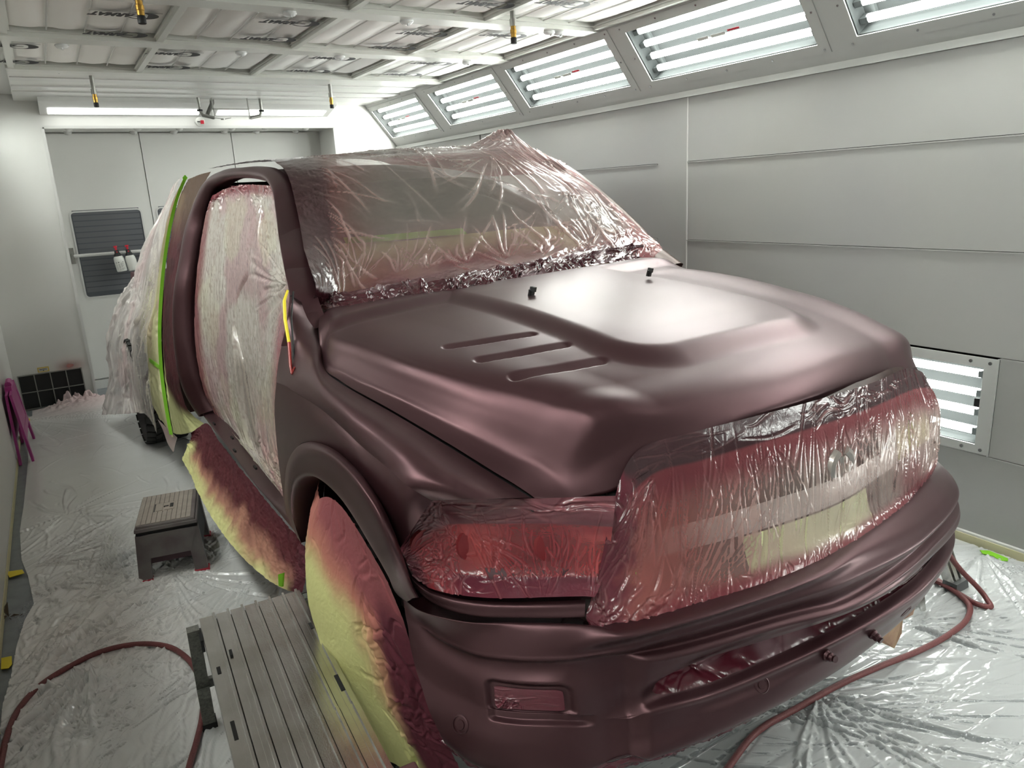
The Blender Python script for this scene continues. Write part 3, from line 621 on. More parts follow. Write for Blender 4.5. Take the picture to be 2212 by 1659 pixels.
 'bumper': [[[-0.952,-0.459,0.75],[-0.94,-0.518,0.74],[-0.881,-0.617,0.735],[-0.799,-0.681,0.73],[-0.721,-0.747,0.73],[-0.655,-0.802,0.725],[-0.631,-0.764,0.758],[-0.467,-0.818,0.763],[-0.208,-0.866,0.768],[0.119,-0.859,0.778],[0.431,-0.813,0.783],[0.7,-0.71,0.783],[0.827,-0.69,0.745],[0.916,-0.55,0.75],[0.941,-0.4,0.76]],[[-0.967,-0.509,0.8],[-0.955,-0.568,0.79],[-0.894,-0.667,0.785],[-0.811,-0.731,0.78],[-0.732,-0.797,0.78],[-0.665,-0.852,0.775],[-0.631,-0.904,0.77],[-0.467,-0.958,0.775],[-0.208,-1.006,0.78],[0.119,-0.999,0.79],[0.431,-0.953,0.795],[0.7,-0.85,0.795],[0.84,-0.74,0.795],[0.93,-0.6,0.8],[0.955,-0.45,0.81]],[[-0.967,-0.518,0.745],[-0.935,-0.543,0.728],[-0.912,-0.616,0.722],[-0.876,-0.697,0.72],[-0.827,-0.754,0.72],[-0.754,-0.814,0.72],[-0.667,-0.861,0.72],[-0.508,-0.928,0.73],[-0.221,-0.999,0.74],[0.042,-1.037,0.74],[0.369,-1.028,0.738],[0.74,-0.92,0.745],[0.875,-0.8,0.745],[0.96,-0.62,0.75],[0.985,-0.45,0.76]],[[-0.967,-0.523,0.73],[-0.935,-0.551,0.712],[-0.905,-0.621,0.7],[-0.871,-0.7,0.698],[-0.826,-0.755,0.698],[-0.755,-0.815,0.698],[-0.667,-0.868,0.698],[-0.513,-0.934,0.69],[-0.23,-1.007,0.692],[0.019,-1.055,0.692],[0.367,-1.034,0.7],[0.745,-0.925,0.7],[0.88,-0.81,0.7],[0.965,-0.63,0.71],[0.99,-0.45,0.72]],[[-0.968,-0.529,0.68],[-0.941,-0.579,0.665],[-0.914,-0.652,0.655],[-0.883,-0.723,0.652],[-0.84,-0.776,0.65],[-0.768,-0.838,0.65],[-0.663,-0.885,0.63],[-0.536,-0.923,0.636],[-0.413,-0.946,0.642],[0.019,-1.058,0.665],[0.358,-1.037,0.665],[0.75,-0.93,0.665],[0.885,-0.81,0.67],[0.975,-0.63,0.67],[0.995,-0.45,0.67]],[[-0.969,-0.554,0.625],[-0.948,-0.607,0.615],[-0.921,-0.673,0.606],[-0.89,-0.74,0.603],[-0.848,-0.785,0.6],[-0.772,-0.849,0.598],[-0.661,-0.897,0.572],[-0.547,-0.92,0.577],[-0.401,-0.947,0.569],[0.086,-1.012,0.592],[0.408,-1.006,0.612],[0.75,-0.898,0.612],[0.88,-0.81,0.61],[0.97,-0.63,0.61],[0.99,-0.45,0.61]],[[-0.97,-0.565,0.615],[-0.949,-0.615,0.606],[-0.923,-0.68,0.597],[-0.892,-0.745,0.594],[-0.851,-0.789,0.59],[-0.774,-0.852,0.588],[-0.664,-0.901,0.563],[-0.547,-0.944,0.57],[-0.402,-0.974,0.56],[0.082,-1.042,0.583],[0.4,-1.037,0.603],[0.75,-0.92,0.601],[0.88,-0.81,0.596],[0.97,-0.63,0.596],[0.99,-0.45,0.596]],[[-0.971,-0.578,0.603],[-0.952,-0.626,0.594],[-0.926,-0.689,0.586],[-0.895,-0.751,0.582],[-0.854,-0.794,0.578],[-0.776,-0.856,0.575],[-0.666,-0.905,0.551],[-0.547,-0.947,0.558],[-0.399,-0.975,0.546],[0.085,-1.043,0.569],[0.402,-1.04,0.589],[0.75,-0.92,0.587],[0.88,-0.81,0.582],[0.97,-0.63,0.582],[0.99,-0.45,0.582]],[[-0.975,-0.617,0.565],[-0.958,-0.658,0.556],[-0.934,-0.716,0.55],[-0.903,-0.771,0.545],[-0.864,-0.81,0.54],[-0.784,-0.869,0.535],[-0.674,-0.919,0.515],[-0.547,-0.954,0.52],[-0.387,-0.989,0.52],[0.05,-1.036,0.53],[0.418,-1.016,0.54],[0.745,-0.9,0.545],[0.87,-0.79,0.55],[0.96,-0.63,0.55],[0.98,-0.46,0.55]],[[-0.964,-0.66,0.5],[-0.951,-0.695,0.49],[-0.93,-0.742,0.48],[-0.9,-0.785,0.475],[-0.865,-0.821,0.475],[-0.788,-0.88,0.475],[-0.687,-0.932,0.47],[-0.558,-0.965,0.468],[-0.366,-0.999,0.468],[0.068,-1.023,0.475],[0.463,-0.983,0.485],[0.74,-0.88,0.49],[0.855,-0.78,0.49],[0.94,-0.63,0.49],[0.96,-0.47,0.49]],[[-0.935,-0.56,0.47],[-0.923,-0.595,0.46],[-0.903,-0.642,0.45],[-0.873,-0.685,0.445],[-0.839,-0.721,0.445],[-0.765,-0.78,0.445],[-0.666,-0.832,0.44],[-0.541,-0.865,0.438],[-0.355,-0.899,0.438],[0.065,-0.923,0.445],[0.449,-0.883,0.455],[0.718,-0.78,0.46],[0.829,-0.68,0.46],[0.912,-0.53,0.46],[0.931,-0.37,0.46]]],
 'pocket': [[-0.854,-0.695,0.622],[-0.706,-0.809,0.62],[-0.739,-0.822,0.575],[-0.87,-0.72,0.58]],
 'pocket_out': [[-0.854,-0.684,0.63],[-0.695,-0.809,0.63],[-0.72,-0.846,0.55],[-0.88,-0.715,0.56]],
 'sensors': [[-0.914,-0.69,0.545],[-0.573,-0.906,0.5],[-0.277,-1.001,0.54],[0.277,-1.014,0.555]],
 'studs': [[-0.063,-1.014,0.545],[0.111,-1.016,0.55]],
 'trim': [[[-0.985,-0.57,0.951],[-0.972,-0.563,0.886]]],
 'trim_strip': [[[-0.951,-0.501,0.905],[-0.943,-0.524,0.853],[-0.929,-0.556,0.835],[-0.897,-0.614,0.826],[-0.845,-0.671,0.822],[-0.796,-0.71,0.82],[-0.729,-0.76,0.82],[-0.655,-0.808,0.82]],[[-0.954,-0.51,0.895],[-0.946,-0.533,0.848],[-0.933,-0.565,0.831],[-0.902,-0.622,0.822],[-0.85,-0.679,0.818],[-0.801,-0.718,0.816],[-0.735,-0.768,0.816],[-0.662,-0.816,0.816]],[[-0.949,-0.516,0.866],[-0.942,-0.54,0.832],[-0.929,-0.571,0.817],[-0.901,-0.627,0.808],[-0.852,-0.684,0.804],[-0.805,-0.722,0.803],[-0.739,-0.773,0.803],[-0.668,-0.822,0.803]],[[-0.943,-0.521,0.836],[-0.936,-0.544,0.815],[-0.924,-0.574,0.802],[-0.899,-0.629,0.795],[-0.852,-0.686,0.791],[-0.806,-0.723,0.79],[-0.741,-0.776,0.79],[-0.672,-0.825,0.79]],[[-0.936,-0.515,0.826],[-0.93,-0.539,0.81],[-0.918,-0.569,0.798],[-0.893,-0.623,0.791],[-0.847,-0.68,0.787],[-0.802,-0.717,0.786],[-0.737,-0.77,0.786],[-0.668,-0.819,0.786]]],
 'lamp_film': [[[-0.977,-0.551,0.948],[-0.944,-0.52,0.965],[-0.913,-0.526,1.01],[-0.893,-0.555,1.04],[-0.843,-0.614,1.05],[-0.775,-0.682,1.055],[-0.702,-0.739,1.056],[-0.639,-0.794,1.06],[-0.583,-0.834,1.06]],[[-0.975,-0.55,0.938],[-0.945,-0.535,0.945],[-0.91,-0.544,0.975],[-0.879,-0.561,0.995],[-0.838,-0.62,1.01],[-0.774,-0.686,1.015],[-0.702,-0.745,1.015],[-0.645,-0.799,1.015],[-0.6,-0.845,1.015]],[[-0.965,-0.539,0.915],[-0.947,-0.547,0.918],[-0.914,-0.56,0.93],[-0.874,-0.576,0.935],[-0.827,-0.613,0.935],[-0.766,-0.676,0.94],[-0.692,-0.735,0.94],[-0.635,-0.784,0.94],[-0.593,-0.824,0.94]],[[-0.957,-0.54,0.885],[-0.939,-0.548,0.88],[-0.912,-0.564,0.88],[-0.873,-0.588,0.875],[-0.829,-0.629,0.87],[-0.768,-0.682,0.87],[-0.698,-0.738,0.87],[-0.638,-0.785,0.87],[-0.605,-0.817,0.87]],[[-0.945,-0.533,0.86],[-0.929,-0.557,0.84],[-0.919,-0.6,0.842],[-0.891,-0.638,0.84],[-0.852,-0.684,0.84],[-0.8,-0.729,0.84],[-0.733,-0.776,0.84],[-0.669,-0.822,0.84],[-0.651,-0.837,0.838]]],
 'grille_film': [[[-0.589,-0.837,1.055],[-0.553,-0.815,1.085],[-0.519,-0.812,1.125],[-0.474,-0.813,1.145],[-0.381,-0.843,1.158],[-0.22,-0.866,1.163],[0.011,-0.889,1.166],[0.269,-0.89,1.166],[0.52,-0.862,1.158],[0.655,-0.83,1.11],[0.74,-0.76,1.06]],[[-0.599,-0.832,1.01],[-0.556,-0.825,1.045],[-0.501,-0.826,1.08],[-0.46,-0.835,1.1],[-0.374,-0.866,1.11],[-0.219,-0.893,1.12],[-0.006,-0.917,1.125],[0.227,-0.925,1.13],[0.54,-0.872,1.11],[0.675,-0.84,1.075],[0.76,-0.77,1.04]],[[-0.606,-0.819,0.94],[-0.569,-0.839,0.97],[-0.512,-0.845,1],[-0.445,-0.849,1.01],[-0.345,-0.883,1.02],[-0.188,-0.912,1.03],[-0.001,-0.944,1.04],[0.228,-0.95,1.05],[0.58,-0.885,1.03],[0.725,-0.85,1],[0.81,-0.775,0.97]],[[-0.622,-0.815,0.875],[-0.579,-0.833,0.885],[-0.513,-0.852,0.9],[-0.451,-0.87,0.91],[-0.342,-0.909,0.92],[-0.175,-0.934,0.92],[0.018,-0.965,0.93],[0.248,-0.959,0.95],[0.59,-0.895,0.945],[0.735,-0.855,0.92],[0.825,-0.78,0.9]],[[-0.647,-0.816,0.815],[-0.611,-0.844,0.815],[-0.536,-0.877,0.82],[-0.453,-0.895,0.825],[-0.328,-0.921,0.825],[-0.159,-0.953,0.83],[0.055,-0.966,0.83],[0.29,-0.955,0.85],[0.585,-0.905,0.86],[0.725,-0.86,0.85],[0.805,-0.785,0.845]],[[-0.666,-0.823,0.785],[-0.633,-0.854,0.77],[-0.57,-0.89,0.775],[-0.462,-0.911,0.785],[-0.329,-0.937,0.79],[-0.153,-0.964,0.795],[0.061,-0.977,0.8],[0.327,-0.95,0.81],[0.575,-0.905,0.82],[0.705,-0.865,0.81],[0.78,-0.79,0.81]],[[-0.662,-0.827,0.77],[-0.631,-0.863,0.755],[-0.57,-0.897,0.76],[-0.462,-0.919,0.765],[-0.333,-0.948,0.77],[-0.169,-0.977,0.775],[0.056,-0.989,0.78],[0.336,-0.96,0.79],[0.57,-0.9,0.79],[0.695,-0.86,0.785],[0.77,-0.79,0.785]],[[-0.662,-0.787,0.74],[-0.631,-0.823,0.725],[-0.57,-0.857,0.73],[-0.462,-0.879,0.735],[-0.333,-0.908,0.74],[-0.169,-0.936,0.745],[0.056,-0.949,0.75],[0.336,-0.92,0.76],[0.57,-0.86,0.76],[0.695,-0.82,0.755],[0.77,-0.75,0.755]]],
 'door_frame': [[[-0.769,0.37,1.315],[-0.769,0.43,1.361],[-0.762,0.49,1.415],[-0.735,0.6,1.472],[-0.685,0.8,1.551],[-0.603,1.12,1.728],[-0.566,1.28,1.809],[-0.55,1.45,1.855],[-0.541,1.7,1.883],[-0.548,2,1.895],[-0.566,2.35,1.897],[-0.596,2.55,1.869],[-0.624,2.68,1.814],[-0.66,2.74,1.733],[-0.713,2.78,1.607],[-0.78,2.78,1.407],[-0.832,2.75,1.27],[-0.872,2.72,1.108],[-0.902,2.68,0.895],[-0.905,2.64,0.72],[-0.877,2.62,0.59],[-0.845,2.58,0.506]],[[-0.799,0.37,1.315],[-0.799,0.43,1.361],[-0.792,0.49,1.415],[-0.765,0.6,1.472],[-0.716,0.8,1.551],[-0.633,1.12,1.728],[-0.596,1.28,1.809],[-0.58,1.45,1.855],[-0.571,1.7,1.883],[-0.578,2,1.895],[-0.596,2.35,1.897],[-0.626,2.55,1.869],[-0.654,2.68,1.814],[-0.69,2.74,1.733],[-0.743,2.78,1.607],[-0.81,2.78,1.407],[-0.862,2.75,1.27],[-0.902,2.72,1.108],[-0.932,2.68,0.895],[-0.935,2.64,0.72],[-0.907,2.62,0.59],[-0.875,2.58,0.506]],[[-0.877,0.351,1.304],[-0.858,0.422,1.356],[-0.835,0.498,1.413],[-0.808,0.608,1.474],[-0.768,0.77,1.545],[-0.684,1.082,1.7],[-0.642,1.25,1.783],[-0.618,1.423,1.832],[-0.604,1.681,1.862],[-0.611,2,1.877],[-0.63,2.339,1.875],[-0.655,2.531,1.846],[-0.682,2.65,1.786],[-0.714,2.71,1.708],[-0.766,2.742,1.586],[-0.828,2.742,1.404],[-0.876,2.716,1.272],[-0.914,2.69,1.11],[-0.941,2.65,0.903],[-0.942,2.61,0.728],[-0.915,2.59,0.603],[-0.885,2.55,0.522]],[[-0.923,0.335,1.294],[-0.887,0.416,1.352],[-0.851,0.504,1.411],[-0.823,0.614,1.475],[-0.791,0.744,1.539],[-0.706,1.05,1.677],[-0.659,1.224,1.76],[-0.629,1.401,1.812],[-0.611,1.665,1.844],[-0.618,2,1.862],[-0.639,2.329,1.858],[-0.659,2.515,1.827],[-0.685,2.624,1.763],[-0.714,2.684,1.687],[-0.764,2.71,1.569],[-0.822,2.71,1.401],[-0.867,2.687,1.273],[-0.903,2.664,1.111],[-0.929,2.624,0.91],[-0.927,2.584,0.735],[-0.901,2.564,0.613],[-0.873,2.524,0.535]],[[-0.948,0.32,1.285],[-0.895,0.41,1.348],[-0.848,0.51,1.409],[-0.819,0.62,1.477],[-0.795,0.72,1.534],[-0.709,1.02,1.655],[-0.658,1.2,1.74],[-0.622,1.38,1.794],[-0.6,1.65,1.828],[-0.607,2,1.849],[-0.629,2.32,1.841],[-0.645,2.5,1.808],[-0.67,2.6,1.741],[-0.695,2.66,1.667],[-0.744,2.68,1.552],[-0.798,2.68,1.398],[-0.841,2.66,1.275],[-0.874,2.64,1.113],[-0.899,2.6,0.916],[-0.895,2.56,0.742],[-0.87,2.54,0.623],[-0.843,2.5,0.547]],[[-0.848,0.32,1.285],[-0.795,0.41,1.348],[-0.748,0.51,1.409],[-0.719,0.62,1.477],[-0.695,0.72,1.534],[-0.609,1.02,1.655],[-0.558,1.2,1.74],[-0.522,1.38,1.794],[-0.5,1.65,1.828],[-0.507,2,1.849],[-0.529,2.32,1.841],[-0.545,2.5,1.808],[-0.57,2.6,1.741],[-0.595,2.66,1.667],[-0.644,2.68,1.552],[-0.698,2.68,1.398],[-0.741,2.66,1.275],[-0.774,2.64,1.113],[-0.799,2.6,0.916],[-0.795,2.56,0.742],[-0.77,2.54,0.623],[-0.743,2.5,0.547]]],
 'sill': [[[-0.793,2.62,0.465],[-0.83,2,0.505],[-0.84,1.6,0.503],[-0.855,1.2,0.5],[-0.862,0.85,0.503],[-0.876,0.5,0.517]],[[-0.853,2.62,0.515],[-0.89,2,0.555],[-0.9,1.6,0.553],[-0.915,1.2,0.55],[-0.922,0.85,0.553],[-0.936,0.5,0.567]],[[-0.844,2.62,0.521],[-0.876,2,0.556],[-0.886,1.6,0.549],[-0.902,1.2,0.549],[-0.917,0.85,0.558],[-0.945,0.5,0.594]],[[-0.811,2.62,0.527],[-0.838,2,0.556],[-0.847,1.6,0.544],[-0.865,1.2,0.548],[-0.887,0.85,0.563],[-0.929,0.5,0.622]],[[-0.691,2.62,0.527],[-0.718,2,0.556],[-0.727,1.6,0.544],[-0.745,1.2,0.548],[-0.767,0.85,0.563],[-0.809,0.5,0.622]]],
 'door_film': [[[-0.636,2.5,1.769],[-0.602,2.3,1.802],[-0.587,2,1.811],[-0.584,1.7,1.801],[-0.59,1.45,1.785],[-0.601,1.3,1.754]],[[-0.66,2.55,1.705],[-0.625,2.3,1.726],[-0.614,1.95,1.73],[-0.621,1.6,1.716],[-0.637,1.3,1.694],[-0.657,1.12,1.664]],[[-0.704,2.6,1.553],[-0.672,2.3,1.57],[-0.665,1.9,1.582],[-0.675,1.5,1.586],[-0.698,1.12,1.582],[-0.715,0.92,1.565]],[[-0.762,2.6,1.349],[-0.731,2.25,1.367],[-0.721,1.8,1.395],[-0.736,1.35,1.421],[-0.767,0.92,1.441],[-0.785,0.68,1.443]],[[-0.816,2.58,1.116],[-0.779,2.2,1.148],[-0.762,1.75,1.189],[-0.774,1.3,1.236],[-0.809,0.85,1.28],[-0.834,0.58,1.3]],[[-0.845,2.55,0.879],[-0.801,2.2,0.915],[-0.792,1.72,0.98],[-0.813,1.25,1.051],[-0.845,0.85,1.106],[-0.874,0.58,1.141]],[[-0.842,2.5,0.665],[-0.811,2.15,0.705],[-0.808,1.7,0.78],[-0.831,1.25,0.861],[-0.865,0.88,0.926],[-0.897,0.6,0.98]],[[-0.813,2.45,0.544],[-0.811,2,0.57],[-0.818,1.6,0.612],[-0.847,1.2,0.681],[-0.881,0.85,0.746],[-0.903,0.6,0.797]],[[-0.825,2,0.555],[-0.837,1.6,0.557],[-0.85,1.3,0.576],[-0.87,1,0.615],[-0.887,0.78,0.644],[-0.902,0.58,0.667]],[[-0.831,1.65,0.517],[-0.843,1.35,0.53],[-0.858,1.1,0.546],[-0.872,0.88,0.567],[-0.891,0.7,0.589],[-0.905,0.52,0.602]]],
 'pillar_paper': [[[-0.624,3.2,1.885],[-0.614,3.05,1.895],[-0.598,2.9,1.904],[-0.582,2.7,1.91]],[[-0.67,3.25,1.797],[-0.663,3.1,1.798],[-0.653,2.95,1.794],[-0.65,2.8,1.791]],[[-0.723,3.3,1.655],[-0.728,3.1,1.656],[-0.723,2.95,1.65],[-0.715,2.85,1.645]],[[-0.798,3.3,1.425],[-0.802,3.1,1.428],[-0.799,2.95,1.428],[-0.793,2.85,1.424]],[[-0.872,3.25,1.166],[-0.868,3.1,1.179],[-0.866,2.95,1.189],[-0.864,2.82,1.198]],[[-0.93,3.15,0.944],[-0.92,3.05,0.95],[-0.917,2.92,0.961],[-0.911,2.8,0.971]],[[-0.969,3.05,0.724],[-0.957,2.95,0.728],[-0.945,2.85,0.732],[-0.936,2.72,0.742]],[[-0.996,2.9,0.548],[-0.973,2.85,0.536],[-0.951,2.78,0.529],[-0.926,2.68,0.546]],[[-1.014,2.75,0.393],[-0.974,2.72,0.383],[-0.92,2.66,0.403],[-0.858,2.6,0.454]]],
 'side_paper': [[[-0.622,3.25,1.892],[-0.566,3.6,1.898],[-0.474,4.2,1.904]],[[-0.67,3.3,1.783],[-0.622,3.7,1.774],[-0.545,4.4,1.747]],[[-0.726,3.35,1.64],[-0.692,3.8,1.614],[-0.653,4.5,1.541]],[[-0.802,3.35,1.408],[-0.785,3.8,1.37],[-0.772,4.5,1.281]],[[-0.874,3.3,1.162],[-0.874,3.7,1.126],[-0.888,4.3,1.074]],[[-0.93,3.2,0.937],[-0.947,3.6,0.887],[-0.962,4.2,0.792]],[[-0.971,3.1,0.716],[-0.985,3.5,0.647],[-1.005,4,0.563]],[[-0.998,2.95,0.537],[-1.008,3.3,0.496],[-1.016,3.8,0.427]],[[-1.014,2.75,0.363],[-1.002,3.1,0.333],[-0.994,3.5,0.317]]],
 'side_film': [[[-0.645,3.3,1.9],[-0.569,3.9,1.896],[-0.501,4.5,1.88],[-0.453,5,1.845]],[[-0.697,3.35,1.784],[-0.649,3.9,1.745],[-0.603,4.5,1.686],[-0.583,5,1.603]],[[-0.756,3.4,1.625],[-0.744,3.9,1.572],[-0.725,4.5,1.491],[-0.723,5,1.362]],[[-0.833,3.4,1.39],[-0.837,3.9,1.317],[-0.844,4.5,1.23],[-0.877,5,1.116]],[[-0.903,3.35,1.157],[-0.913,3.8,1.118],[-0.923,4.4,1.066],[-0.994,5,0.989]],[[-0.998,3.3,0.923],[-1.026,3.7,0.874],[-1.051,4.3,0.791],[-1.117,4.9,0.709]],[[-1.04,3.2,0.697],[-1.072,3.6,0.632],[-1.107,4.2,0.525],[-1.165,4.9,0.399]],[[-1.067,3.05,0.53],[-1.088,3.5,0.471],[-1.134,4.1,0.374],[-1.245,4.8,0.192]],[[-1.08,2.95,0.355],[-1.088,3.4,0.377],[-1.173,3.9,0.281],[-1.283,4.8,0.091]]],
 'long_tape': [[[-0.648,3.2,1.891],[-0.695,3.25,1.794],[-0.748,3.3,1.653],[-0.823,3.3,1.423],[-0.897,3.25,1.165],[-0.955,3.15,0.943],[-0.994,3.05,0.723],[-1.02,2.9,0.547],[-1.037,2.75,0.386]],[[-0.627,3.2,1.89],[-0.675,3.25,1.793],[-0.727,3.3,1.651],[-0.803,3.3,1.421],[-0.876,3.25,1.162],[-0.935,3.15,0.94],[-0.974,3.05,0.72],[-1,2.9,0.543],[-1.018,2.75,0.382]]],
 'sill_paper': [[[-0.951,2.45,0.455],[-0.881,2.45,0.496],[-0.896,2,0.518],[-0.905,1.6,0.518],[-0.918,1.2,0.529],[-0.922,0.85,0.526],[-0.938,0.5,0.553],[-0.962,0.3,0.587]],[[-0.976,2.45,0.404],[-0.959,2.3,0.42],[-0.964,1.9,0.433],[-0.967,1.52,0.44],[-0.974,1.15,0.453],[-0.971,0.82,0.458],[-0.968,0.5,0.475],[-0.974,0.3,0.514]],[[-1.016,2.4,0.362],[-1.024,2.15,0.376],[-1.032,1.8,0.368],[-1.035,1.45,0.365],[-1.035,1.1,0.381],[-1.021,0.78,0.39],[-1.003,0.48,0.422],[-0.987,0.3,0.472]],[[-1.042,2.35,0.344],[-1.048,2.1,0.343],[-1.065,1.8,0.34],[-1.071,1.45,0.329],[-1.071,1.1,0.343],[-1.05,0.78,0.35],[-1.016,0.48,0.382],[-0.998,0.3,0.445]]],
 'wheel_paper': [[[-0.993,-0.02,0.892],[-1.001,-0.15,0.943],[-1.009,-0.28,0.957],[-1.011,-0.38,0.932],[-1.008,-0.45,0.898],[-0.999,-0.5,0.85]],[[-1.017,-0,0.817],[-1.009,-0.12,0.859],[-1.004,-0.25,0.867],[-1,-0.36,0.851],[-0.993,-0.44,0.827],[-0.982,-0.5,0.789]],[[-1.039,0.02,0.713],[-1.029,-0.12,0.746],[-1.016,-0.25,0.764],[-1.003,-0.36,0.762],[-0.987,-0.44,0.749],[-0.967,-0.5,0.727]],[[-1.051,0.02,0.58],[-1.043,-0.12,0.629],[-1.025,-0.25,0.65],[-1.002,-0.36,0.656],[-0.981,-0.44,0.65],[-0.951,-0.5,0.638]],[[-1.048,-0.02,0.475],[-1.037,-0.14,0.512],[-1.016,-0.26,0.532],[-0.987,-0.36,0.533],[-0.963,-0.44,0.535],[-0.931,-0.5,0.537]],[[-1.04,-0.08,0.364],[-1.022,-0.18,0.392],[-0.995,-0.28,0.404],[-0.97,-0.38,0.418],[-0.943,-0.45,0.422],[-0.902,-0.5,0.42]],[[-1.019,-0.14,0.249],[-0.991,-0.22,0.272],[-0.969,-0.31,0.283],[-0.948,-0.4,0.304],[-0.918,-0.46,0.309],[-0.871,-0.5,0.305]],[[-0.984,-0.18,0.121],[-0.954,-0.25,0.139],[-0.932,-0.33,0.154],[-0.911,-0.41,0.18],[-0.885,-0.47,0.195],[-0.832,-0.5,0.181]]],
 'wind_film': [[[-0.74,0.632,1.36],[-0.722,0.485,1.335],[-0.51,0.39,1.355],[-0.28,0.336,1.365],[0,0.42,1.375],[0.3,0.44,1.385],[0.55,0.49,1.385],[0.72,0.52,1.385],[0.8,0.56,1.385]],[[-0.794,0.46,1.438],[-0.638,0.6,1.401],[-0.398,0.6,1.409],[-0.105,0.6,1.414],[0.211,0.6,1.421],[0.488,0.62,1.429],[0.718,0.62,1.446],[0.855,0.62,1.435],[0.9,0.55,1.393]],[[-0.717,0.75,1.543],[-0.52,0.85,1.531],[-0.27,0.85,1.539],[0.027,0.85,1.555],[0.316,0.85,1.565],[0.593,0.85,1.589],[0.833,0.85,1.563],[0.914,0.8,1.514],[0.961,0.74,1.467]],[[-0.64,1.02,1.69],[-0.427,1.1,1.698],[-0.149,1.1,1.704],[0.145,1.1,1.72],[0.439,1.1,1.729],[0.717,1.1,1.729],[0.923,1.08,1.686],[0.967,1.02,1.624],[0.986,0.95,1.577]],[[-0.578,1.28,1.814],[-0.341,1.35,1.823],[-0.044,1.35,1.841],[0.23,1.35,1.861],[0.511,1.35,1.864],[0.755,1.35,1.83],[0.944,1.3,1.763],[0.984,1.22,1.722],[1.008,1.18,1.699]],[[-0.553,1.5,1.869],[-0.289,1.6,1.888],[0.051,1.6,1.911],[0.287,1.6,1.921],[0.509,1.55,1.923],[0.683,1.5,1.945],[0.873,1.45,1.876],[0.959,1.42,1.836],[0.988,1.36,1.798]],[[-0.489,2,1.904],[-0.247,2,1.914],[0.065,2,1.921],[0.375,2,1.93],[0.677,2,1.93],[0.874,1.9,1.925],[1.037,1.8,1.886],[1.133,1.7,1.847],[1.142,1.6,1.82]],[[-0.6,2.7,1.9],[-0.4,2.7,1.925],[-0.2,2.7,1.935],[0,2.7,1.94],[0.2,2.7,1.94],[0.4,2.7,1.93],[0.55,2.7,1.9],[0.64,2.7,1.86],[0.68,2.7,1.8]]],
 'nozzle': [[-0.201,0.016,1.385],[0.292,-0.016,1.4]],
 'hook': [[-0.873,0.44,1.436],[-0.899,0.4,1.41],[-0.921,0.34,1.36],[-0.935,0.28,1.296],[-0.956,0.22,1.236],[-0.964,0.19,1.218]],
 'stub': [[-0.848,0.498,1.41],[-0.793,0.608,1.405],[-0.709,0.769,1.39]],
}

truck = empty('pickup_truck', (1.519, 2.007, 0), .022, 'satin burgundy pickup truck being painted, masked with film and paper', 'truck')
def frame(o): o.location = (1.519, 2.007, 0); o.rotation_euler = (0, 0, .022); return o   # things taped to the truck share its frame
def box_sdf(x, y, hx, hy, r):
    qx = abs(x)-hx+r; qy = abs(y)-hy+r
    return np.minimum(np.maximum(qx, qy), 0)+np.hypot(np.maximum(qx, 0), np.maximum(qy, 0))-r
# hood
H = Surf(NETS['hood']); rq = H.q(0, 330); cq = H.q(1, 400); P = H.grid(rq, cq); X, Y = P[..., 0], P[..., 1]
# raised centre dome, open to the windscreen
d = box_sdf(X-.02, Y-.30, .375+.0*Y, .97, .16)
d2 = .31-Y+.06*X                                   # raised band along the rear edge
d = np.minimum(d, np.where(True, d2, d2)*.9)
dome = .026*ss(.045, -.045, d)
P[..., 2] += dome
for (xa, ya, xb, yb) in ((-.663, -.243, -.421, -.301), (-.648, -.385, -.404, -.434), (-.632, -.518, -.394, -.572)):
    cx, cy = (xa+xb)/2, (ya+yb)/2; L = math.hypot(xb-xa, yb-ya)/2; ux, uy = (xb-xa)/2/L, (yb-ya)/2/L
    a = (X-cx)*ux+(Y-cy)*uy; b = -(X-cx)*uy+(Y-cy)*ux
    s_ = box_sdf(a, b, L+.012, .022, .022)
    P[..., 2] -= .011*ss(.004, -.008, s_)*ss(.03, -.020, b)        # stamped louvre, deepest at its front edge
Pn = normals(P)
lip = P[-1:].copy(); lip[..., 2] -= .014; lip[..., 1] += .02
grid_mesh('hood', np.concatenate([P, lip]), PAINT, truck, flip=False)
# dark inner shell below the panels so the shut lines read black
P2 = P[::8, ::8].copy(); P2[..., 2] -= .03; P2[..., 0] *= 1.012
grid_mesh('inner_panel', P2, DARKGAP, truck)
def body(name, key, nr, nc, flip=False, mat=PAINT, parent=truck, disp=None):
    S_ = Surf(NETS[key]); P = S_.grid(S_.q(0, nr), S_.q(1, nc))
    if disp is not None: P = disp(P)
    return grid_mesh(name, P, mat, parent, flip=flip), P
def gapin(P):          # roll the first row inwards so the shut line has an edge
    e = P[:1].copy(); e[..., 2] -= .02; e[..., 0] += .012
    return np.concatenate([e, P])
body('fender', 'fender_up', 90, 160, disp=gapin)
body('fender_side', 'fender_low', 60, 130)
body('wheel_arch_flare', 'flare', 40, 130)
liner = [[[p[0], p[1], p[2]] for p in NETS['flare'][-1]], [[-.86, p[1], p[2]+.03] for p in NETS['flare'][-1]], [[-.55, p[1], p[2]+.03] for p in NETS['flare'][-1]]]
NETS['liner'] = liner; body('wheel_arch_liner', 'liner', 12, 60, mat=PAINTD)
MB().box(-.56, -.62, .45, -.50, .6, 1.1).build('inner_wing', PAINTD, truck)
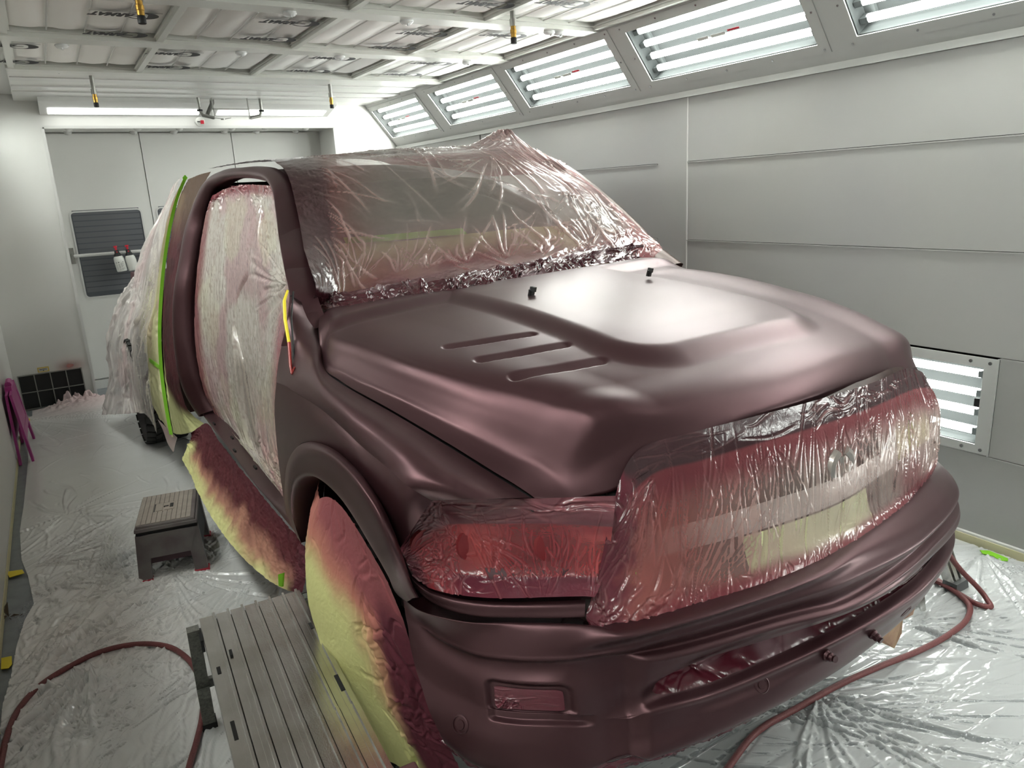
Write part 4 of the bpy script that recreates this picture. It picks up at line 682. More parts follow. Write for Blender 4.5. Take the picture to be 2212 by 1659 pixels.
# far-side wing, simple but shaped
mir = lambda net: [[[-p[0], p[1], p[2]] for p in r] for r in net]
NETS['fl_up'] = mir(NETS['fender_up']); NETS['fl_low'] = mir(NETS['fender_low']); NETS['fl_fl'] = mir(NETS['flare'])
for k in NETS['fl_up']:
    for p in k: p[0] -= .09; p[2] -= .13
for kk in ('fl_low', 'fl_fl'):
    for k in NETS[kk]:
        for p in k: p[0] -= .06; p[2] -= .13
body('fender', 'fl_up', 40, 60, flip=True); body('fender_side', 'fl_low', 30, 50, flip=True); body('wheel_arch_flare', 'fl_fl', 20, 60, flip=True)
# bumper with slot opening and tow pocket
Bs = Surf(NETS['bumper']); cqs = Bs.q(1, 620)
S0_, S1_ = 6.95, 11.35
def openlim(s):
    c = (S0_+S1_)/2; h = (S1_-S0_)/2; e = np.maximum(np.clip(1-np.abs((s-c)/h)**14, 0, 1)**.5, .04)
    return 4.5-.48*e, 4.5+.48*e
lo, hi = openlim(cqs); inside = hi-lo > .06
nb1, nb2, nb3 = 90, 6, 95
R = np.empty((nb1+nb2+nb3, len(cqs)))
for j in range(len(cqs)):
    R[:nb1, j] = np.interp(np.linspace(0, 1, nb1), [0, .12, 1], [0, 1, lo[j]])
    R[nb1:nb1+nb2, j] = np.linspace(lo[j], hi[j], nb2+2)[1:-1]
    R[nb1+nb2:, j] = np.interp(np.linspace(0, 1, nb3), [0, .85, 1], [hi[j], 9, 10])
Cg = np.broadcast_to(cqs, R.shape)
def bump_disp(R, Cg, P, N):
    d = np.zeros(R.shape)
    # centre frame stands proud from the wing
    fr = ss(6.3, 6.75, Cg)*ss(12.6, 12.1, Cg)*ss(2.75, 3.2, R)*ss(9.6, 9.2, R)
    d += .024*(fr-1)*ss(5.2, 6.2, Cg)*ss(13.3, 12.8, Cg)*ss(2.2, 3.0, R)
    # tow pocket recess with a bevelled ledge under it
    s1 = box_sdf(Cg-4.2, (R-4.42)*1.0, 1.10, .62, .25)
    d -= .016*ss(.10, -.06, s1)
    led = ss(3.0, 3.3, Cg)*ss(5.75, 5.45, Cg)*ss(4.95, 5.12, R)*ss(7.1, 6.2, R)
    d -= .012*led
    # groove under ridge
    cc = ss(6.3, 7.2, Cg)*ss(12.4, 11.6, Cg)
    d += cc*(.004*np.exp(-((R-2.0)/.14)**2)-.007*np.exp(-((R-2.5)/.25)**2)+.004*np.exp(-((R-3.0)/.2)**2))
    wg = ss(.6, 1.4, Cg)*ss(6.8, 6.2, Cg)
    d += wg*(.005*np.exp(-((R-2.3)/.35)**2)-.003*np.exp(-((R-3.3)/.4)**2))
    return d
P = Bs.at(R, Cg)
def surfn(R, C):
    a = Bs.at(np.clip(R+.04, 0, 10), C)-Bs.at(np.clip(R-.04, 0, 10), C); b = Bs.at(R, C+.03)-Bs.at(R, C-.03)
    n = np.cross(a, b); n /= np.maximum(np.linalg.norm(n, axis=2, keepdims=True), 1e-9)
    return -n if n[R.shape[0]//2, R.shape[1]//4, 1] > 0 else n
Nn = surfn(R, Cg)
P = P+Nn*bump_disp(R, Cg, P, Nn)[..., None]
keep = np.ones((P.shape[0]-1, P.shape[1]-1), bool)
mid = inside[:-1] & inside[1:]
keep[nb1-1:nb1+nb2, :] = ~mid[None, :]
bump_flip = True
bo = grid_mesh('front_bumper', P, PAINT, truck, keep=keep, flip=bump_flip)
# inner lips of the opening
j = np.where(inside)[0]; top = P[nb1-1, j]; bot = P[nb1+nb2, j]
ring = np.concatenate([top, bot[::-1], top[:1]]); nr_ = np.concatenate([Nn[nb1-1, j], Nn[nb1+nb2, j][::-1], Nn[nb1-1, j][:1]])
lipm = np.stack([ring-nr_*t for t in (0, .003, .012, .04)]); lipm[0] = ring
grid_mesh('opening_lip', lipm, PAINT, bo, flip=not bump_flip)
# masked back of the opening : crumpled painted film
rq_ = np.linspace(3.8, 5.3, 60); cc = np.linspace(S0_-.2, S1_+.3, 420)
RR, CC = np.meshgrid(rq_, cc, indexing='ij'); PP = Bs.at(RR, CC); NN = normals(PP)
if NN[30, 100, 1] > 0: NN = -NN
U, V = metric(PP)
seg = strew(0, 0, U[-1], V[-1], 120, -25, 25, .05, .25, .007, .007)+fan(.10, .02, -60, 60, 16, .05, .2, .007, .01)
Zr = ridges(U, V, seg); UU, VV = np.meshgrid(U, V)
PP = PP-NN*(.026-Zr*.5-.012*(fbm(UU, VV, 9, 4)-.5))[..., None]
tt = rgba(RR.shape, MAR, 1); tt = mixc(tt, (150, 122, 128), 1, .8*ss(.5, .66, fbm(UU, VV, 7, 11)))
o = frame(grid_mesh('masking_film', PP, FILMT, None, tt, flip=bump_flip)); tag(o, 'crumpled maroon film behind the long bumper slot', 'masking film')
# tape over the tow pocket
rq_ = np.linspace(3.98, 4.92, 40); cc = np.linspace(3.28, 5.16, 90); RR, CC = np.meshgrid(rq_, cc, indexing='ij'); PP = Bs.at(RR, CC); NN = normals(PP)
if NN[20, 40, 1] > 0: NN = -NN
U, V = metric(PP); Zr = ridges(U, V, strew(0, V[-1]*.6, U[-1]*.35, V[-1], 22, -40, 40, .02, .06, .003, .003)+strew(0, 0, U[-1], V[-1], 8, -4, 4, .05, .12, .0015, .0012))
PP = PP-NN*(.0125-Zr)[..., None]
keep = box_sdf((CC-4.22)[:-1, :-1], (RR-4.45)[:-1, :-1]*2, .93, .93, .25) < 0
tt = rgba(RR.shape, (96, 44, 54), 1)
o = frame(grid_mesh('tape_patch', PP, FILMT, None, tt, flip=bump_flip, keep=keep)); tag(o, 'flat maroon tape patch over the square bumper pocket', 'masking tape')
PB = PP+0; edge = MB()
# sensors and studs on the bumper
def onb(px, py, pz):
    q = np.array([px, py, pz]); D = ((P-q)**2).sum(-1); i = np.unravel_index(D.argmin(), D.shape); return Vector(P[i]), Vector(Nn[i])
def orient(o, p, n):
    o.location = p; o.rotation_mode = 'QUATERNION'; o.rotation_quaternion = n.to_track_quat('Z', 'Y')
for q in NETS['sensors']:
    p, n = onb(*q)
    o = MB().lathe([(.0215, -.004), (.0215, .0012), (.0185, .0026), (.0175, -.0012), (.0115, -.0012), (.0105, .002), (.003, .0022)], 26).build('parking_sensor', PAINT, truck, True); orient(o, p, n)
for q in NETS['studs']:
    p, n = onb(*q)
    o = MB().lathe([(.013, -.004), (.015, .004), (.011, .010), (.012, .016), (.008, .022), (.009, .028)], 10).box(-.012, -.003, .004, .012, .003, .02).build('mounting_stud', PAINT, truck, True); orient(o, p, n)
# crossing seam block on the upper edge of the lower bar
body('headlight_trim', 'trim_strip', 30, 120, flip=False)
# solid nose behind trim and lamps (dark)
NETS['nose'] = [[[p[0]*.985, p[1]+.05, p[2]] for p in NETS['lamp_film'][0][:-1]]+[[p[0], p[1]+.05, p[2]] for p in NETS['grille_film'][0]],
                [[p[0]*.985, p[1]+.06, p[2]] for p in NETS['lamp_film'][2][:-1]]+[[p[0], p[1]+.045, p[2]] for p in NETS['grille_film'][2]],
                [[p[0]*.985, p[1]+.05, p[2]] for p in NETS['lamp_film'][4][:-1]]+[[p[0], p[1]+.05, p[2]] for p in NETS['grille_film'][5]],
                [[p[0]*.98, p[1]+.10, .70] for p in NETS['lamp_film'][4][:-1]]+[[p[0], p[1]+.12, .70] for p in NETS['grille_film'][5]]]
body('nose_panel', 'nose', 30, 90, mat=PAINTD)
# headlight, red lens shape seen through the film
hl = Surf([[[p[0], p[1]+.030, p[2]] for p in r] for r in NETS['lamp_film']]); Pg = hl.grid(np.linspace(.7, 3.4, 24), np.linspace(.8, 7.6, 60))
hg = grid_mesh('headlight', Pg, pbr('red_tinted_lens', (150, 48, 52), .3, var=(9, .9, (196, 96, 96))), truck)
for cqv in (2.2, 4.2, 6.2):
    c = hl.grid(np.array([2.1]), np.array([cqv]))[0, 0]
    MB().lathe([(.046, 0), (.044, -.008), (.02, -.012)], 20, tuple(c), 'y').build('lamp_bowl', pbr('lamp_bowl_%d' % int(cqv*10), (134, 44, 48), .4), hg, True)
# grille : horizontal chrome-white bar, mesh, badge
gs = Surf([[[p[0], p[1]+.030, p[2]] for p in r] for r in NETS['grille_film']])
Pg = gs.grid(np.linspace(0, 6, 60), np.linspace(0, 10, 130))
gr_ = grid_mesh('grille', Pg, pbr('grille_dark', (84, 66, 62), .5, var=(30, .6, (46, 38, 36))), truck)
gb = Surf([[[p[0], p[1]+.006, p[2]] for p in r] for r in NETS['grille_film']])
Pg = gb.grid(np.linspace(2.62, 3.22, 10), np.linspace(1.5, 8.8, 90)); grid_mesh('grille_bar', Pg, pbr('silver_bar', (214, 200, 196), .35, .3), gr_)
for (rr0, rr1) in ((.7, .95), (1.35, 1.5), (2.0, 2.15), (3.9, 4.05), (4.5, 4.65)):
    Pg = Surf([[[p[0], p[1]+.018, p[2]] for p in r] for r in NETS['grille_film']]).grid(np.linspace(rr0, rr1, 5), np.linspace(1.2, 9, 80)); grid_mesh('grille_slat', Pg, pbr('slat_%d' % int(rr0*10), (92, 74, 70), .4), gr_)
gb2 = Surf([[[p[0], p[1]+.035, p[2]] for p in r] for r in NETS['grille_film']]); bc = gb2.grid(np.array([2.5]), np.array([6.25]))[0, 0]
bd = MB()
bd.lathe([(.075, .015), (.08, 0), (.072, -.008), (.066, -.002), (.02, -.003)], 30, tuple(bc), 'y')
for sgn in (1, -1):
    pts = [(bc[0]+sgn*(.015+.032*math.sin(t*.55)*(1-t/12)), bc[1]-.022, bc[2]+.035-.009*t+.014*math.cos(t*.7)) for t in range(9)]
    bd.tube(pts, [.014, .015, .015, .014, .012, .011, .009, .007, .004], 8)
bd.tube([(bc[0], bc[1]-.018, bc[2]+.035), (bc[0], bc[1]-.022, bc[2]-.01), (bc[0], bc[1]-.016, bc[2]-.045)], [.015, .013, .008], 8)
bd.build('round_badge', pbr('badge_metal', (176, 168, 162), .3, .6), gr_, True)
# yellow masking paper behind the grille film
def sub(name, key, r0, r1, c0, c1, nr, nc, off, mat, tint, label, cat, segs=None, rag=0., group=None, flip=False, parent=None, sgn=None):
    S_ = Surf(NETS[key]); RR, CC = np.meshgrid(np.linspace(r0, r1, nr), np.linspace(c0, c1, nc), indexing='ij')
    if rag:
        e = rag*(fbm(CC, CC*0, 3.1, 5)-.5); RR = RR+e*(RR-r0)/(r1-r0)
    P = S_.at(RR, CC); N = normals(P)
    if N[nr//2, nc//2, 1] > 0 and sgn is None: N = -N
    U, V = metric(P); Z = ridges(U, V, segs(U[-1], V[-1])) if segs else 0
    P = P+N*(off+Z)[..., None] if segs else P+N*off
    UU, VV = np.meshgrid(U, V); S, T = np.meshgrid(np.linspace(0, 1, nc), np.linspace(0, 1, nr))
    o = grid_mesh(name, P, mat, parent, tint(S, T, UU, VV) if tint else None, flip=flip)
    if parent is None: frame(o); tag(o, label, cat, group)
    return o
sub('masking_paper', 'grille_film', 3.25, 4.9, 4.4, 6.6, 20, 30, -.003, PAPER, lambda S, T, X, Y: mixc(rgba(S.shape, (222, 224, 176)), (170, 70, 80), 1, ss(.5, 1, T)*.7), 'pale yellow paper under the grille film below the round badge', 'masking paper', rag=.4)
sub('masking_paper', 'grille_film', 2.4, 5.2, .9, 2.1, 20, 20, -.006, PAPER, lambda S, T, X, Y: mixc(rgba(S.shape, (172, 124, 108)), (120, 60, 60), 1, ss(.5, 0, T)), 'tan paper flap under the near end of the grille film', 'masking paper', rag=.3)
sub('masking_paper', 'grille_film', .9, 3.2, 7.3, 8.15, 20, 20, -.005, PAPER, lambda S, T, X, Y: rgba(S.shape, (216, 208, 160)), 'cream paper strip under the far end of the grille film', 'masking paper', rag=.3)
sub('tape_strip', 'grille_film', 3.25, 3.75, 1.35, 1.75, 6, 6, -.003, TAPEG, None, 'small green tape square at the near lower grille corner', 'masking tape')

# cab : screen, roof, pillars
WN = NETS['wind_film']
def inner(rows, dz): return [[[p[0], p[1], p[2]-dz] for p in r] for r in rows]
scr = [[list(p) for p in r] for r in WN]
# true body lines under the loose film
BL = [[(-.70, .56, 1.31), (-.45, .46, 1.32), (0, .42, 1.33), (.45, .48, 1.34), (.72, .56, 1.33)],
      [(-.68, .72, 1.41), (-.42, .65, 1.41), (0, .64, 1.405), (.43, .67, 1.41), (.71, .74, 1.40)],
      [(-.64, .92, 1.53), (-.40, .88, 1.53), (0, .87, 1.53), (.41, .90, 1.53), (.69, .95, 1.52)],
      [(-.60, 1.13, 1.67), (-.37, 1.12, 1.675), (0, 1.11, 1.68), (.38, 1.12, 1.69), (.65, 1.15, 1.66)],
      [(-.56, 1.30, 1.745), (-.34, 1.28, 1.775), (0, 1.27, 1.79), (.36, 1.29, 1.785), (.60, 1.32, 1.745)]]
NETS['screen'] = [[list(p) for p in r] for r in BL]
body('windshield', 'screen', 30, 40, mat=GLASSD)
NETS['roof'] = [[(-.56, 1.30, 1.745), (-.34, 1.28, 1.775), (0, 1.27, 1.79), (.36, 1.29, 1.785), (.60, 1.32, 1.745)],
                [(-.55, 1.7, 1.83), (-.32, 1.7, 1.85), (0, 1.7, 1.86), (.34, 1.7, 1.855), (.60, 1.7, 1.82)],
                [(-.55, 2.4, 1.87), (-.32, 2.4, 1.895), (0, 2.4, 1.905), (.34, 2.4, 1.90), (.60, 2.4, 1.86)],
                [(-.58, 3.4, 1.85), (-.32, 3.4, 1.885), (0, 3.4, 1.895), (.34, 3.4, 1.89), (.60, 3.4, 1.85)]]
body('roof', 'roof', 20, 20)
MB().hexa([(-.60, 3.4, 1.0), (.64, 3.4, 1.0), (.64, 3.42, 1.0), (-.60, 3.42, 1.0)], [(-.56, 3.36, 1.86), (.6, 3.36, 1.86), (.6, 3.40, 1.86), (-.56, 3.40, 1.86)]).build('rear_window', GLASSD, truck)
body('door_frame', 'door_frame', 40, 220)
body('sill', 'sill', 24, 60)
# far pillar and far body side
ffp = [(1.188, 1.75, 1.867), (1.09, 1.5, 1.829), (1.046, 1.28, 1.751), (1.017, 1.02, 1.626), (1.011, 0.82, 1.507), (0.965, 0.62, 1.404), (0.976, 0.5, 1.339)]
NETS['far_frame'] = [[(p[0]-.10, p[1], p[2]) for p in ffp], [(p[0]-.05, p[1]-.0, p[2]+.006) for p in ffp], [(p[0]+.012, p[1]-.01, p[2]+.006) for p in ffp], [(p[0]+.028, p[1]+.03, p[2]-.03) for p in ffp], [(p[0]+.01, p[1]+.05, p[2]-.08) for p in ffp]]
body('door_frame', 'far_frame', 16, 60, mat=pbr('far_pillar_paint', (66, 46, 36), .4, .4), flip=True)
MB().hexa([(.84, .5, .5), (.96, .5, .5), (.96, 5.4, .5), (.84, 5.4, .5)], [(.74, .5, 1.3), (.90, .5, 1.3), (.90, 5.2, 1.25), (.74, 5.2, 1.25)]).build('body_side', PAINTD, truck)
# near body side behind the door opening, load bed, underbody
MB().hexa([(-.90, 2.75, .5), (-.5, 2.75, .5), (-.5, 5.35, .5), (-.92, 5.35, .5)], [(-.86, 2.8, 1.2), (-.5, 2.8, 1.2), (-.5, 5.2, 1.2), (-.84, 5.2, 1.2)]).build('load_bed', PAINTD, truck)
MB().hexa([(-.80, 2.78, 1.2), (.8, 2.78, 1.2), (.8, 3.36, 1.2), (-.80, 3.36, 1.2)], [(-.58, 2.78, 1.84), (.6, 2.78, 1.84), (.6, 3.34, 1.84), (-.58, 3.34, 1.84)]).build('rear_cab', PAINTD, truck)
MB().box(-.62, .55, .42, .75, 5.1, .56).box(-.5, -.55, .50, .5, .6, .78).box(-.62, .62, .55, -.56, 2.7, .62).build('underbody', DARKGAP, truck)
MB().box(-.50, 1.35, 1.66, .56, 3.3, 1.73).build('headliner', PAINTD, truck)
MB().box(-.45, .7, .7, .7, .76, 1.3).build('dashboard', DARKGAP, truck)
for yy in (1.4,): 
    MB().hexa([(-.55, yy, .62), (-.05, yy, .62), (-.05, yy+.5, .62), (-.55, yy+.5, .62)], [(-.55, yy, .95), (-.05, yy, .95), (-.05, yy+.52, .92), (-.55, yy+.52, .92)]).hexa([(-.55, yy+.45, .9), (-.05, yy+.45, .9), (-.05, yy+.58, .9), (-.55, yy+.58, .9)], [(-.50, yy+.62, 1.55), (-.10, yy+.62, 1.55), (-.10, yy+.70, 1.55), (-.50, yy+.70, 1.55)]).build('seat', pbr('beige_seat', (120, 112, 104), .8), truck, bevel=.03)
# washer nozzles on the hood, shut-line stub at the pillar foot
for q in NETS['nozzle']:
    D = ((H.grid(H.q(0, 60), H.q(1, 60))-np.array(q))**2).sum(-1); 
    o = MB().box(-.014, -.006, -.004, .010, .006, .012).box(-.004, -.008, .010, .014, .008, .026).tube([(-.016, 0, .0), (-.02, 0, .018)], .004, 6).build('washer_nozzle', BLACK, truck); o.location = (q[0], q[1], q[2]-.004); o.rotation_euler = (.2, .1, .5)
st_ = NETS['stub']; MB().tube(st_, .0035, 6).build('pillar_seam', DARKGAP, truck)
# wheels
def wheel(x, y, lab=None):
    t = []
    R_ = .405; wd = .14
    prof = [(.24, -wd+.01), (.30, -wd), (.375, -wd+.004), (R_-.012, -wd+.03), (R_-.006, 0), (R_-.012, wd-.03), (.375, wd-.004), (.30, wd), (.24, wd-.01)]
    w_ = MB().lathe(prof, 48, (0, 0, 0), 'x').build('wheel', TYRE, truck, True); w_.location = (x, y, R_)
    MB().lathe([(.235, -.09), (.24, .11), (.10, .09), (.05, .12)], 24, (0, 0, 0), 'x').build('rim', PAINTD, w_, True)
    tr = MB(); n = 34
    for k in range(n):
        for (xx, hw, ph, sk) in ((-.115, .030, 0, .25), (-.062, .020, .5, -.5), (-.02, .018, .15, .5), (.02, .018, .65, -.5), (.062, .020, .3, .5), (.115, .030, .8, -.25)):
            a = 2*PI*(k+ph)/n; da = 2*PI/n*.36
            B_ = []; T_ = []
            for (u, v_) in ((-1, -1), (1, -1), (1, 1), (-1, 1)):
                aa = a+v_*da+u*sk*da; ro = R_-(.008 if abs(xx) > .1 and u*xx > 0 else 0)
                B_.append((xx+u*hw, (R_-.016)*math.cos(aa), (R_-.016)*math.sin(aa))); T_.append((xx+u*hw*.93, ro*math.cos(aa), ro*math.sin(aa)))
            tr.hexa(B_, T_)
    o = tr.build('tread_blocks', TYRE, w_); o['kind'] = 'stuff'
    return w_
wheel(-.93, 4.02); wheel(.80, 4.02); wheel(-.78, .0); wheel(.82, 0)
MB().box(-.8, 3.9, .36, .7, 4.1, .46).build('rear_axle', BLACK, truck)
# rear wheel skirt / bed front so the wheel hangs from something
MB().box(-.95, 3.3, .45, -.6, 4.9, .52).build('arch_edge', DARKGAP, truck)

# ------------------------------------------------------------------ masking films and papers taped over the truck
def put(o, label, cat, group=None): frame(o); return tag(o, label, cat, group)
def edgef(S, T, w): return 1-np.minimum(np.minimum(S, 1-S), np.minimum(T, 1-T))/w
# windscreen film : rows run cowl -> roof, columns near side -> far side
def wseg(U, V):
    s = []
    for _ in range(22):                                    # long sagging folds across the glass
        x = random.uniform(.10, .55); y = random.uniform(.45, .95); s.append((U*x, V*y, U*(x+random.uniform(.15, .42)), V*(y-random.uniform(.08, .35)), random.uniform(.008, .014), random.uniform(.005, .013)))
    for _ in range(26):
        x = random.uniform(.55, .9); y = random.uniform(.25, .95); l = random.uniform(.1, .35); s.append((U*x, V*y, U*(x+l*.35), V*(y-l), random.uniform(.008, .014), random.uniform(.006, .013)))
    for c_ in (.12, .2, .3, .37, .45, .56, .66, .78, .9): s += fan(U*c_, V*.09, 55, 130, 12, .08, .42, .008, .007)
    s += fan(U*.62, V*.42, -170, -60, 16, .15, .55, .010, .010); s += fan(U*.63, V*.72, 200, 330, 14, .2, .9, .011, .011)
    for _ in range(30): y = random.uniform(.1, .6); s.append((U*.09, V*y, U*(.09+random.uniform(.05, .22)), V*(y-random.uniform(.02, .16)), random.uniform(.008, .011), random.uniform(.004, .009)))
    s += [(U*.34, V*.80, U*.40, V*.30, .014, .016), (U*.37, V*.80, U*.45, V*.34, .012, .014)]
    s += strew(0, 0, U, .12, 110, 30, 150, .04, .12, .008, .008)+strew(U*.6, 0, U, V*.25, 50, -10, 60, .06, .25, .010, .012)
    s += strew(U*.1, .1, U, V, 60, 110, 160, .1, .5, .009, .004)+strew(U*.8, .1, U, V*.8, 50, 60, 120, .05, .25, .009, .009)
    return s
def wtint(S, T, X, Y):
    n = fbm(X, Y, 7, 3); t = rgba(S.shape, (150, 141, 134), .30)
    t[..., 3] += .16*n
    t = mixc(t, (176, 138, 138), .46, ss(.5, .8, S)*.75*ss(.15, .3, T)*(.6+.8*n))
    t = mixc(t, (128, 74, 70), .62, ss(.26, .05, T-.07*(n-.5))*.8)
    t = mixc(t, (84, 34, 40), .96, ss(.17, .05, T-.10*(n-.5)))
    t = mixc(t, (60, 22, 30), 1.0, ss(.085, .035, T-.03*(n-.5)))
    t = mixc(t, (98, 60, 56), .70, ss(.30, .10, S-.08*(n-.5)))
    t = mixc(t, (48, 18, 24), 1.0, ss(.135, .075, S-.02*T))
    t = mixc(t, (150, 92, 94), .75, ss(.88, .97, S)*.8)
    t = mixc(t, (92, 66, 58), .85, ss(.50, .68, T)*ss(.55, .25, S)*.9)
    t = mixc(t, (176, 110, 116), .9, ss(.62, .80, T)*ss(.55, .75, S)*.85)
    return t
put(sheet('masking_film', NETS['wind_film'], 300, 420, FILM, wseg, wtint, 1, rough=.004, amp=.42, fold=.2, foldc=(186, 162, 156), off=.022, cones=(tuple((0.694, 1.52, 1.913))+(.085, .075), tuple((0.639, 0.92, 1.608))+(.05, .06))), 'clear red-oversprayed film draped over the windscreen and roof', 'masking film')
cw = NETS['wind_film']
cnet = [[[p[0], p[1]-.022, p[2]-.010+.030*(abs(p[0]) < .9)*.6] for p in cw[0]], [[p[0], p[1]+.0, p[2]+.022] for p in cw[0]], [[p[0]*.55+q[0]*.45, p[1]*.55+q[1]*.45, p[2]*.55+q[2]*.45+.034] for p, q in zip(cw[0], cw[1])]]
put(sheet('masking_film', cnet, 60, 420, FILMT, lambda U, V: strew(0, 0, U, V, 240, 0, 180, .03, .12, .008, .011), lambda S, T, X, Y: mixc(rgba(S.shape, (70, 34, 40)), (150, 130, 134), 1, ss(.55, .75, fbm(X, Y, 8, 3))*.7), 1, rough=.006, amp=.9), 'dark crumpled film strip along the rear edge of the hood', 'masking film')
# lower windscreen paper and its green tape, on the real glass
scn = NETS['screen']
def onscreen(name, r0, r1, c0, c1, nr, nc, off, mat, tint, label, cat, rag=0):
    S_ = Surf(scn); RR, CC = np.meshgrid(np.linspace(r0, r1, nr), np.linspace(c0, c1, nc), indexing='ij')
    if rag: RR = RR+rag*(fbm(CC, CC*0+3, 1.4, 5)-.5)*(RR-r0)/(r1-r0)
    P = S_.at(RR, CC); N = normals(P)
    if N[0, 0, 2] < 0: N = -N
    UU, VV = np.meshgrid(*metric(P)); P = P+N*(off+.006*fbm(UU, VV, 8, 4))[..., None]
    S, T = np.meshgrid(np.linspace(0, 1, nc), np.linspace(0, 1, nr))
    return put(grid_mesh(name, P, mat, None, tint(S, T, UU, VV) if tint else None), label, cat)
onscreen('masking_paper', .3, 2.02, .25, 3.75, 30, 60, .006, PAPER, lambda S, T, X, Y: mixc(rgba(S.shape, (214, 206, 150)), (150, 70, 66), 1, ss(.3, 0, T)), 'pale yellow paper across the lower windscreen under the film', 'masking paper', rag=.15)
onscreen('tape_strip', 1.97, 2.14, .62, 2.12, 4, 30, .016, TAPEG, None, 'bright green tape along the top edge of the windscreen paper', 'masking tape')
# grille film
def gseg(U, V):
    s = []
    for _ in range(90):                                   # pleats hanging from the top tape
        x = random.uniform(.02, U); l = random.uniform(.05, .26); s.append((x, V*.17, x-random.uniform(-.01, .10)*l/.2, V*.17+l, random.uniform(.003, .006), random.uniform(.002, .006)))
    s += fan(U*.13, V*.93, -95, -30, 34, .1, .42, .004, .005); s += fan(U*.62, V*.16, 95, 150, 26, .1, .45, .005, .005)
    s += fan(U*.36, V*.17, 60, 150, 26, .05, .3, .004, .005); s += fan(U*.12, V*.16, 100, 175, 18, .05, .2, .006, .008)
    s += fan(U*.75, V*.2, 90, 130, 24, .1, .42, .005, .006); s += fan(U*.9, V*.7, 0, 360, 30, .02, .1, .006, .008)
    s += strew(.0, V*.80, U, V*.88, 90, 60, 120, .02, .07, .004, .005); s += strew(0, V*.2, U, V*.8, 70, 100, 126, .2, .5, .0035, .005)
    s += strew(U*.55, V*.15, U*.9, V*.8, 60, 96, 112, .15, .4, .005, .006)
    s += strew(0, 0, U, V*.13, 40, -8, 8, .04, .2, .004, .003); s += strew(U*.45, V*.02, U*.75, V*.12, 30, -15, 15, .03, .12, .005, .006)
    s += strew(0, V*.75, U*.12, V, 50, 0, 180, .02, .08, .006, .008); s += strew(0, V*.1, U*.07, V*.8, 40, 60, 120, .03, .1, .005, .007)
    s += strew(U*.80, V*.9, U, V, 30, -20, 20, .05, .2, .006, .008)
    return s
def gtint(S, T, X, Y):
    n = fbm(X, Y, 9, 13); n2 = fbm(X, Y, 22, 23)
    t = rgba(S.shape, (190, 168, 160), .16); t[..., 3] += .16*n
    t = mixc(t, (150, 78, 72), .62, ss(.40, .12, S+.1*(n-.5))*.9)
    t = mixc(t, (150, 84, 80), .80, ss(.22, .05, S)*ss(.25, .5, T)*ss(.95, .7, T))
    t = mixc(t, (122, 54, 62), .82, ss(.46, .20, T+.12*(n-.5))*.95)
    t = mixc(t, (120, 44, 56), .85, ss(.72, .86, T+.08*(n-.5))*.9)
    t = mixc(t, (110, 44, 54), .8, ss(.64, .72, S)*ss(.86, .74, S)*ss(.45, .7, T)*.8)
    t = mixc(t, (100, 74, 66), .9, ss(.86, .97, S)*.8)
    t[..., 3] *= 1-.55*np.exp(-((S-.56)/.12)**2-((T-.62)/.16)**2); t = mixc(t, (62, 38, 43), 1, ss(.155, .135, T-.0*S)); t = mixc(t, (84, 40, 50), 1, ss(.895, .915, T+.02*(n-.5)))
    t = mixc(t, (98, 40, 52), 1, ss(.07, .035, S+.05*(n2-.5)))
    return t
put(sheet('masking_film', NETS['grille_film'], 230, 520, FILM, gseg, gtint, 1, rough=.0005, amp=.42, fold=.13, foldc=(158, 108, 108)), 'large wrinkled clear film stretched over the truck grille', 'masking film')
# headlight film
def hseg(U, V):
    s = fan(U*.30, V*.30, 140, 235, 30, .05, .2, .004, .006)+fan(U*.36, V*.30, 25, 75, 20, .05, .24, .004, .005)
    s += fan(U*.22, V*.62, 0, 360, 26, .02, .11, .004, .006)+strew(U*.40, V*.30, U, V*.76, 46, 80, 100, .05, .16, .004, .005)
    s += strew(0, V*.05, U*.28, V*.98, 90, 0, 180, .02, .08, .005, .008)+strew(U*.3, V*.06, U*.95, V*.22, 26, -10, 10, .05, .2, .006, .004)
    s += strew(U*.3, V*.8, U, V*.95, 8, -8, 8, .03, .12, .004, .003)+strew(U*.4, V*.68, U, V*.77, 60, 50, 130, .01, .035, .003, .004)
    return s
def htint(S, T, X, Y):
    n = fbm(X, Y, 14, 31); t = rgba(S.shape, (150, 62, 68), .55); t[..., 3] += .2*n
    t = mixc(t, (196, 84, 84), .6, np.exp(-((S-.40)/.10)**2-((T-.5)/.2)**2)); t = mixc(t, (200, 92, 92), .55, ss(.8, .95, S)*ss(.3, .4, T)*ss(.8, .7, T)*.6)
    t = mixc(t, (104, 58, 66), 1, ss(.27, .25, T)*ss(.2, .28, S)); t = mixc(t, (98, 44, 56), 1, ss(.76, .79, T)*ss(.15, .3, S))
    t = mixc(t, (140, 104, 110), 1, ss(.30, .22, S)*ss(.35, .2, T)); t = mixc(t, (104, 50, 60), 1, ss(.12, .07, S))
    return t
put(sheet('masking_film', NETS['lamp_film'], 150, 330, FILM, hseg, htint, 1, rough=.001, amp=.5, fold=.2, foldc=(176, 108, 112)), 'red-stained crinkled film taped over the near headlight', 'masking film')
